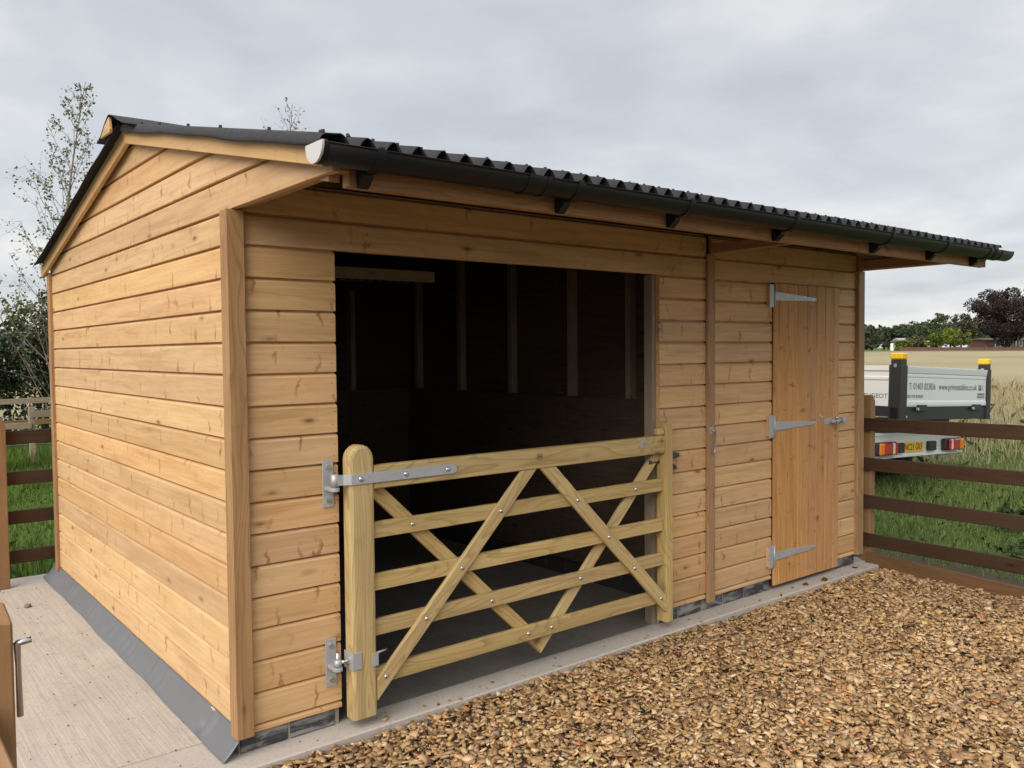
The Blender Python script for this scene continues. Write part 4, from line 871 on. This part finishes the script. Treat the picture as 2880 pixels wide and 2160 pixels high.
def build_left_green():
    g = np.random.default_rng(3)
    # the birch beside the roof edge: foot hidden by the shelter, tip at the sky
    p = at(165, 1000, 11.5); tp = at(235, 232, 11.5); z0 = gz(p.x, p.y)
    birch('tall thin birch with sparse small leaves left of the roof', (p.x, p.y, z0), tp.z-z0, (tp.x-p.x, tp.y-p.y), g, 62, 8, .36, .06)
    p = at(800, 1000, 12.5); tp = at(818, 292, 12.5); z0 = gz(p.x, p.y)
    birch('bare twig tips of a sapling showing above the roof ridge', (p.x, p.y, z0), tp.z-z0, (tp.x-p.x, tp.y-p.y), g, 34, 3, .5, .3, dens=.6)
    # hedge across the back of the lawn
    hd = empty('hedge', 'dark dense mixed hedge behind the paddock fence at the left edge', 'hedge', (2.0, 14.6, -.05))
    n = 24000; x = g.uniform(-4, 6, n); top = 1.75+.35*vnoise(x, x*0, .9, 51)+.25*vnoise(x, x*0, 3.1, 52)-.25*np.clip(-(x-.9)/2, -1, 1); z = top*g.random(n)**.75
    y = 14.6+g.uniform(-.75, .75, n)*(1-.35*(z/2.2)); k = g.random(n) < .5; y[k] = 14.6-(.75+g.normal(0, .12, k.sum()))*(1-.3*(z[k]/2.2))
    v, c = leaf_quads(np.stack([x-2, y-14.6, z], -1), .085, g, (.016, .028, .010), (.05, .07, .022)); tone = (.6+.8*vnoise(x, z*3, 1.7, 53))[:, None]; c = c*np.repeat(tone, 1, 0)
    i = g.random(n) < .03; c[i] = np.array([.20, .24, .05])*g.uniform(.7, 1.2, (i.sum(), 1))
    link('foliage', soup('foliage', v, 4, c), LEAFM, hd)
    link('stems', tubes_mesh('stems', [([(a-2, g.uniform(-.3, .3), 0), (a-2+g.uniform(-.2, .2), g.uniform(-.3, .3), .9), (a-2+g.uniform(-.4, .4), g.uniform(-.4, .4), 1.7)], [.03, .02, .006]) for a in np.arange(-3.8, 6, .3)], 5), BARK, hd)
    for lb, u, d, h, rad, c0, c1, n in (('olive green bushy tree rising behind the hedge beside the wall', 125, 16.5, 3.1, .9, (.05, .07, .02), (.14, .15, .05), 3600), ('small dark hedge tree at the left picture edge', -20, 15.6, 2.35, .62, (.018, .03, .012), (.05, .07, .025), 2400), ('slim dark tree touching the back corner of the shelter', 178, 15.5, 3.3, .6, (.02, .03, .012), (.06, .075, .025), 2600)):
        p = at(u, 1100, d); tree('hedge_tree', lb, (p.x, p.y, -.05), h, rad, g, c0, c1, n, .085, 40, .06, .15, fill=.7)
    # far wooded hill
    xs = np.linspace(-400, 500, 60); V = []
    for x in xs:
        hh = 20+9*vnoise(np.array([x]), np.array([0.]), .012, 61)[0]+3*vnoise(np.array([x]), np.array([0.]), .06, 62)[0]
        V += [(x, 900, -2), (x, 960, hh), (x, 1200, hh*.9), (x, 1300, -2)]
    F = [(i*4+j, i*4+j+1, (i+1)*4+j+1, (i+1)*4+j) for i in range(59) for j in range(3)]
    struct(link('distant_hill', pyd('distant_hill', V, F, True), plain('hazed_hill', (.10, .125, .14), .95, noise=.5, nscale=.05, c2=(.07, .09, .10))))  # blue-grey in the hill colour imitates distance haze
build_left_green()
def build_right_far():
    g = np.random.default_rng(9)
    def T(name, lb, u, d, vtop, rad, c0, c1, n=1800, leaf=None, nclump=30, low=.2, **kw):
        p = at(u, 985, d); z0 = gz(p.x, p.y); tp = at(u, vtop, d); s = d/200
        return tree(name, lb, (p.x, p.y, z0), tp.z-z0, rad, g, c0, c1, n, leaf or .55*s, nclump, .3*s, low, **kw)
    T('copper_beech', 'large spreading copper beech with dark purple crown at the right edge', 2862, 200, 797, 12.2, (.026, .018, .017), (.074, .052, .046), 42000, .42, 75, .03, fill=.6)
    T('poplar_tree', 'tall slim pale green poplar left of the copper beech', 2646, 196, 868, 2.6, (.05, .075, .022), (.13, .155, .055), 1500, .5, 26, .1)
    T('garden_tree', 'thin grey green tree between the poplar and the copper beech', 2702, 198, 868, 3.4, (.045, .055, .025), (.10, .105, .05), 1500, .5, 26, .1)
    T('garden_tree', 'dull green tree touching the left side of the copper beech', 2724, 197, 868, 2.6, (.05, .05, .025), (.10, .095, .045), 1000, .5, 20, .1)
    T('lime_tree', 'bright yellow green rounded tree behind the brick wall', 2672, 172, 922, 4.6, (.085, .12, .012), (.21, .26, .03), 2600, .45, 46, .06)
    T('lime_tree', 'bright green low bush left of the rounded lime tree', 2628, 174, 940, 2.2, (.08, .11, .014), (.18, .22, .03), 900, .42, 20, .05)
    T('garden_tree', 'olive brown bushy tree standing by the clipped hedge', 2582, 180, 931, 2.7, (.075, .075, .03), (.16, .15, .065), 1300, .42, 24, .05)
    T('field_oak', 'dark round topped oak in the far tree line', 2542, 285, 905, 7.5, (.032, .05, .026), (.075, .10, .05), 3400, .8, 34, .1)
    T('field_oak', 'broad dark green oak left of the round topped oak', 2498, 280, 912, 7.0, (.035, .052, .028), (.08, .105, .052), 3400, .8, 34, .1)
    T('field_oak', 'lower grey green tree beside the shelter corner', 2452, 262, 920, 6.0, (.042, .056, .032), (.09, .11, .06), 3000, .75, 30, .1)
    T('field_oak', 'small hedgerow tree just right of the shelter corner', 2432, 250, 930, 4.5, (.03, .04, .022), (.07, .085, .04), 1200, .7, 24, .05)
    T('field_oak', 'low shadowy scrub tree below the broad oak', 2486, 240, 950, 5, (.02, .03, .014), (.05, .065, .03), 1200, .7, 24, .03)
    T('field_oak', 'low scrub tree under the grey green tree', 2446, 235, 955, 5, (.022, .032, .015), (.055, .07, .032), 1200, .7, 24, .03)
    # far wood, one mass
    P = []; C = []
    for k in range(70):
        u = g.uniform(2380, 3050); d = g.uniform(330, 430); p = at(u, 985, d); z0 = gz(p.x, p.y); h = g.uniform(10.5, 13.0)*d/350
        q, i = crown_points(g, 330, (p.x, p.y, z0+h*.52), (6.5, 6.5, h*.48), 14, .6); v, c = leaf_quads(q, 1.5, g, (.035, .052, .026), (.085, .105, .05)); P.append(v); C.append(c*g.uniform(.75, 1.2))
    struct(link('far_wood', soup('far_wood', np.concatenate(P), 4, np.concatenate(C)), LEAFM), 'stuff')
    def B(u0, u1, v0, v1, d, dep):
        a, b, t = at(u0, v1, d), at(u1, v1, d), at(u0, v0, d); return a, b, t.z
    # garden hedges
    for lb, u0, u1, vt, d, c0, c1 in (('clipped bright green hedge beside the white gate post', 2518, 2556, 958, 178, (.07, .11, .015), (.16, .20, .03)), ('dark clipped hedge behind the brick wall', 2543, 2602, 963, 182, (.012, .018, .01), (.03, .04, .02))):
        a, b = at(u0, 985, d), at(u1, 985, d); zt = at(u0, vt, d).z; z0 = gz(a.x, a.y); n = 900; f = g.random(n)
        p = np.stack([a.x+(b.x-a.x)*f+g.uniform(-.8, .8, n), a.y+(b.y-a.y)*f+g.uniform(-.8, .8, n), z0+(zt-z0)*g.random(n)], -1)
        v, c = leaf_quads(p, .5, g, c0, c1); o = link('clipped_hedge', soup('clipped_hedge', v, 4, c), LEAFM); tag(o, lb, 'hedge')
    RB = plain('red_brick', (.15, .07, .058), .9, noise=.5, nscale=3, c2=(.10, .05, .043)); RT = plain('grey_roof_tile', (.33, .32, .32), .8); WH = plain('white_paint', (.75, .75, .73), .6); GL = plain('window_glass', (.05, .06, .07), .1); RT2 = plain('brown_roof_tile', (.11, .07, .055), .85)
    def slab3(name, a, b, z0, z1, th, m, parent):
        d_ = (b-a); d_.z = 0; n_ = Vector((-d_.y, d_.x, 0)).normalized()*th
        pts = [a+n_*0, b+n_*0, b+n_, a+n_]; v = [(p.x, p.y, z0) for p in pts]+[(p.x, p.y, z1) for p in pts]
        return link(name, pyd(name, v, [(3,2,1,0),(4,5,6,7),(0,1,5,4),(1,2,6,5),(2,3,7,6),(3,0,4,7)]), m, parent)
    w = empty('garden_wall', 'low red brick garden wall along the far side of the field', 'wall')
    cuts = [2531, 2612, 2690, 2770, 2850, 2930]
    for u0, u1 in zip(cuts, cuts[1:]):
        a, b = at(u0, 985, 165), at(u1, 985, 165); zt = at((u0+u1)/2, 976.5, 165).z; slab3('wall_panel', a, b, -.3, zt-.02, .3, RB, w); slab3('pier', a-Vector((.1, .1, 0)), a+(b-a).normalized()*.5-Vector((.1, .1, 0)), -.3, zt+.12, .55, RB, w)
    def house(name, lb, u0, u1, d, ze, zr, dep, wm, rm, wins):
        h = empty(name, lb, 'house'); a, b = at(u0, 985, d), at(u1, 985, d); dr = (b-a); dr.z = 0; ln = dr.length; dr.normalize(); n_ = Vector((-dr.y, dr.x, 0)); a.z = b.z = 0
        slab3('wall', a, b, -.3, ze, dep, wm, h)
        e = .4; A = [a-dr*e-n_*e, b+dr*e-n_*e, b+dr*e+n_*(dep+e), a-dr*e+n_*(dep+e)]; M1, M2 = (A[0]+A[3])/2, (A[1]+A[2])/2
        v = [(p.x, p.y, ze) for p in A]+[(M1.x, M1.y, zr), (M2.x, M2.y, zr)]
        link('roof', pyd('roof', v, [(0,1,5,4),(2,3,4,5),(0,4,3),(1,2,5),(3,2,1,0)]), rm, h)
        for f0, f1, z0, z1 in wins:
            o = slab3('window', a+dr*ln*f0-n_*.12, a+dr*ln*f1-n_*.12, z0, z1, .1, WH, h); 
            for q in range(2):
                s0 = f0+(f1-f0)*(.08+.47*q); s1 = s0+(f1-f0)*.37; slab3('pane', a+dr*ln*s0-n_*.15, a+dr*ln*s1-n_*.15, z0+.15, z1-.15, .02, GL, o)
    house('brick_house', 'red brick bungalow with white bay windows under the copper beech', 2772, 2900, 216, 3.3, 3.9, 8, RB, RT2, [(.2, .42, 1.5, 3.3), (.54, .60, 1.3, 3.3), (.66, .8, 1.6, 3.3)])
    house('outbuilding', 'low pale roofed outbuilding behind the brick wall', 2604, 2642, 186, 1.75, 3.05, 4, RB, RT, [])
    house('pale_house', 'pale rendered house half hidden behind the clipped hedges', 2536, 2566, 230, 3.2, 4.2, 6, WH, RT, [(.15, .35, 1.6, 2.8), (.6, .85, 1.6, 2.8)])
    p = at(2511, 985, 178); o = mbox('white_post', p.x-.45, p.x+.45, p.y-.3, p.y+.3, .3, at(2511, 966, 178).z, plain('white_render', (.8, .8, .78), .7), None, .03); tag(o, 'small white gate post left of the clipped hedge', 'post')
    # dock and thistle plants standing in the long grass
    for lb, x, y, h, rad, c0, c1 in (('dark seeding dock plant in the tall grass at the right edge', 13.6, 1.2, 1.15, .26, (.04, .025, .018), (.09, .06, .03)), ('brown dead weed stem left of the dark dock plant', 12.7, 1.75, .8, .13, (.10, .07, .035), (.18, .13, .06)), ('leafy green weed clump beyond the right fence', 6.35, -1.0, .22, .22, (.04, .09, .018), (.12, .2, .05)), ('low dark weed clump in the grass behind the fence', 6.9, -.25, .24, .26, (.02, .045, .012), (.05, .09, .025)), ('pale leafed weed clump near the soil strip', 5.95, -.72, .15, .16, (.07, .12, .04), (.17, .25, .10))):
        t = empty('weed_plant', lb, 'plant', (x, y, gz(x, y))); n = 260
        p, i = crown_points(g, n, (0, 0, h*.55), (rad, rad, h*.45), 14, .6); v, c = leaf_quads(p, .055 if h > .5 else .09, g, c0, c1); link('leaves', soup('leaves', v, 4, c), LEAFM, t)
        link('stems', tubes_mesh('stems', [([(0, 0, -.02), (g.uniform(-.5, .5)*rad, g.uniform(-.5, .5)*rad, h*.5), (g.uniform(-1, 1)*rad, g.uniform(-1, 1)*rad, h*.95)], [.006, .005, .002]) for _ in range(6)], 4), plain('weed_stem', (.09, .08, .035), .8), t)
build_right_far()

# ------------------------------------------------------------------ the truck beyond the fence
def text_mesh(txt, size, width=None):
    cu = bpy.data.curves.new('lettering', 'FONT'); cu.body = txt; cu.size = size; cu.extrude = .0004; cu.resolution_u = 3
    o = bpy.data.objects.new('tmp', cu); COL.objects.link(o); dg = bpy.context.evaluated_depsgraph_get(); me = bpy.data.meshes.new_from_object(o.evaluated_get(dg)); bpy.data.objects.remove(o)
    co = np.array([v.co[:] for v in me.vertices]); mn, mx = co.min(0), co.max(0); sx = width/(mx[0]-mn[0]) if width else 1
    for v in me.vertices: v.co.x = (v.co.x-mn[0])*sx
    me.materials.clear(); return me
def build_truck():
    t = empty('tipper_truck', 'white dropside tipper truck with black corner posts parked beyond the fence', 'truck', (8.47, 1.05, -.035), (0, .0425, 0))
    WP = plain('white_truck_paint', (.66, .665, .67), .35, spec=.5, coat=.3); AL = plain('aluminium_dropside', (.60, .63, .66), .45, metal=.0, spec=.4); AL2 = plain('white_dropside', (.70, .69, .67), .4)
    BK = plain('black_chassis', (.018, .019, .022), .5); YE = plain('yellow_cap', (.72, .46, .02), .5); RU = plain('tyre_rubber', (.02, .02, .021), .85); RED = plain('red_lens', (.42, .02, .025), .2, coat=.5); AMB = plain('amber_lens', (.75, .20, .02), .2, coat=.5); CLR = plain('clear_lens', (.65, .55, .53), .2); PLT = plain('yellow_plate', (.72, .44, .03), .45); INK = plain('grey_lettering', (.13, .14, .16), .6); INKB = plain('black_lettering', (.015, .015, .015), .6); GLS = plain('cab_glass', (.03, .035, .04), .08); ST = plain('steel_fitting', (.45, .46, .48), .4, metal=.8)
    def b(name, x0, x1, y0, y1, z0, z1, m, p=t, bev=.006):
        o = mbox(name, x0, x1, y0, y1, z0, z1, m, p, bev)
        if p is not t: o.matrix_basis = p.matrix_basis.inverted()@o.matrix_basis
        return o
    # tailgate: ribbed panel
    tg = prism('tailgate', [(-.006, .985), (-.008, 1.0), (-.006, 1.03), (.0, 1.045), (.0, 1.29), (-.004, 1.30), (-.004, 1.32), (-.001, 1.33), (-.008, 1.34), (-.016, 1.395), (-.016, 1.408), (.03, 1.412), (.03, .985)], -.925, 1.04, 0, AL, t)
    def lettering(txt, size, width, x, z, m, y=-.0025, par=tg): return link('lettering', text_mesh(txt, size, width), m, par, Matrix.Translation((x, y, z))@Matrix.Rotation(R(90), 4, 'X'))
    lettering('T: 01403 823836', .1, .60, -.86, 1.165, INK); lettering('www.primestables.co.uk', .1, .97, -.18, 1.165, INK); lettering('BUILT FOR BUSINESS', .045, .37, -.91, 1.075, INK)
    for z in (1.105, 1.07): lettering('CONVERSION BY' if z > 1.09 else 'TIPMASTER', .035, .2, .80, z, INKB)
    mbox('icon', .84, .90, -.0022, -.001, 1.16, 1.225, INKB, tg, 0); lettering('f', .075, .024, .858, 1.168, plain('white_print', (.8, .8, .8), .6), -.0035); mbox('icon', .915, .975, -.0022, -.001, 1.16, 1.225, plain('pale_print', (.45, .42, .44), .6), tg, 0)
    for x in (-.62, .73): b('tailgate_hinge', x-.09, x+.09, -.045, -.012, .93, 1.0, BK, tg, .006); b('hinge_pin', x-.12, x-.09, -.05, -.02, .935, .97, ST, tg, .006)
    # corner posts with yellow caps
    for x0, x1 in ((-1.07, -.93), (1.045, 1.14)):
        p = b('corner_post', x0, x1, -.02, .115, .82, 1.42, BK); b('post_neck', x0+.02, x1-.01, -.012, .105, 1.42, 1.475, BK, p, .004); b('post_cap', x0+.014, x1-.004, -.02, .113, 1.475, 1.545, YE, p, .012)
        b('post_latch', x0-.012, x0, .03, .06, 1.39, 1.43, ST, p, .004); b('post_bolt', x1-.03, x1-.005, -.032, -.0205, .86, .885, ST, p, .004)
    # side boards, floor, headboard
    for s in (-1, 1):
        x = -1.06 if s < 0 else 1.11
        sb = prism('side_board', [(x, .985), (x+.03, .985), (x+.03, 1.412), (x-.012, 1.412), (x-.012, 1.36), (x, 1.345), (x, 1.30), (x-.008, 1.29), (x-.008, 1.265), (x, 1.25)] if s < 0 else [(x-.03, .985), (x, .985), (x, 1.412), (x-.03, 1.412)], .116, 3.05, 1, AL2, t)
        b('body_rail', x-.005, x+.035, .0, 3.05, .87, .98, BK)
        if s < 0: link('lettering', text_mesh('PEUGEOT', .07, .30), INK, sb, Matrix.Translation((x-.0025, .425, 1.065))@Matrix.Rotation(R(-90), 4, 'Z')@Matrix.Rotation(R(90), 4, 'X'))
    b('body_sill', -1.07, 1.14, .002, .10, .83, .975, BK); b('floor', -1.03, 1.08, .1, 3.05, .95, .98, AL); b('headboard', -1.07, 1.14, 3.05, 3.12, .9, 1.75, BK)
    for x in (-.42, .42): b('chassis_rail', x-.04, x+.04, .3, 5.2, .58, .78, BK)
    b('tow_block', -.25, .55, .30, .5, .40, .60, BK); b('cross_member', -.9, .9, .35, .45, .66, .82, BK)
    # bumper with lamps, plate and number plate lights
    bu = prism('bumper', [(-1.17, .46), (-1.08, .41), (.97, .41), (.97, .425), (-1.06, .43), (-1.06, .655), (.97, .65), (.97, .668), (-1.06, .68), (-1.17, .63)], .25, .40, 1, WP, t); b('bumper_plate', -1.10, .96, .265, .29, .415, .665, WP, bu, .004); b('bumper_lip', -1.06, .985, .225, .30, .405, .422, AL, bu, .004)
    for x0, s in ((-1.09, 1), (.93, -1)):
        la = b('tail_lamp', min(x0, x0+s*.44), max(x0, x0+s*.44), .20, .264, .445, .585, BK, bu, .02)
        def seg(f0, f1, m, nm): a_, b_ = x0+s*.40*f0, x0+s*.40*f1; return b(nm, min(a_, b_), max(a_, b_), .172, .2005, .450, .580, m, la, .022)
        seg(.03, .27, AMB, 'amber_lens'); seg(.275, .72, RED, 'red_lens'); seg(.725, .84, CLR, 'reverse_lens'); seg(.845, .98, RED, 'red_lens')
    for x0 in (-.635, .125): b('plate_light', x0, x0+.17, .215, .264, .455, .565, BK, bu, .01)
    pl = b('number_plate', -.455, .040, .252, .2645, .452, .565, PLT, bu, .002); link('lettering', text_mesh('NC21 GKF', .1, .405), INKB, pl, pl.matrix_basis.inverted()@(Matrix.Translation((-.395, .2505, .475))@Matrix.Rotation(R(90), 4, 'X')@Matrix.Diagonal((1, 1.05, 1, 1))))
    # wheels
    for x, y in ((-.86, 1.15), (-.66, 1.15), (.86, 1.15), (.66, 1.15), (-.85, 4.6), (.85, 4.6)):
        w = cyl('wheel', (x-.095, y, .345), (x+.095, y, .345), .345, RU, t, seg=28); 
        s = -1 if x < 0 else 1; rm = cyl('rim', (0, 0, -.02*1), (0, 0, .10), .21, ST, w, seg=20)
    for x in (-.76, .76): prism('mudguard', [(1.15+.44*math.cos(a), .345+.44*math.sin(a)) for a in np.linspace(.05, math.pi-.05, 10)]+[(1.15+.42*math.cos(a), .345+.42*math.sin(a)) for a in np.linspace(math.pi-.05, .05, 10)], x-.24, x+.24, 0, BK, t)
    # cab
    cb = prism('cab', [(3.25, .45), (3.25, 2.2), (3.45, 2.3), (4.35, 2.27), (5.0, 1.55), (5.55, 1.25), (5.68, .95), (5.68, .42), (5.05, .42), (4.95, .7), (4.6, .82), (4.25, .7), (4.15, .42)], -.98, .98, 0, WP, t, .03)
    prism('windscreen', [(4.42, 2.23), (4.98, 1.60), (5.0, 1.61), (4.44, 2.25)], -.85, .85, 0, GLS, cb)
    for s in (-1, 1):
        prism('side_window', [(3.6, 1.5), (3.6, 2.1), (4.3, 2.1), (4.8, 1.55)], .982*s-.004, .982*s+.004, 0, GLS, cb); b('mirror', 1.02*s-.08 if s > 0 else 1.02*s-.08, 1.02*s+.08, 4.75, 4.85, 1.45, 1.85, BK, cb, .02)
    b('rear_window', -.55, .55, 3.235, 3.248, 1.55, 2.05, GLS, cb, .002)
build_truck()
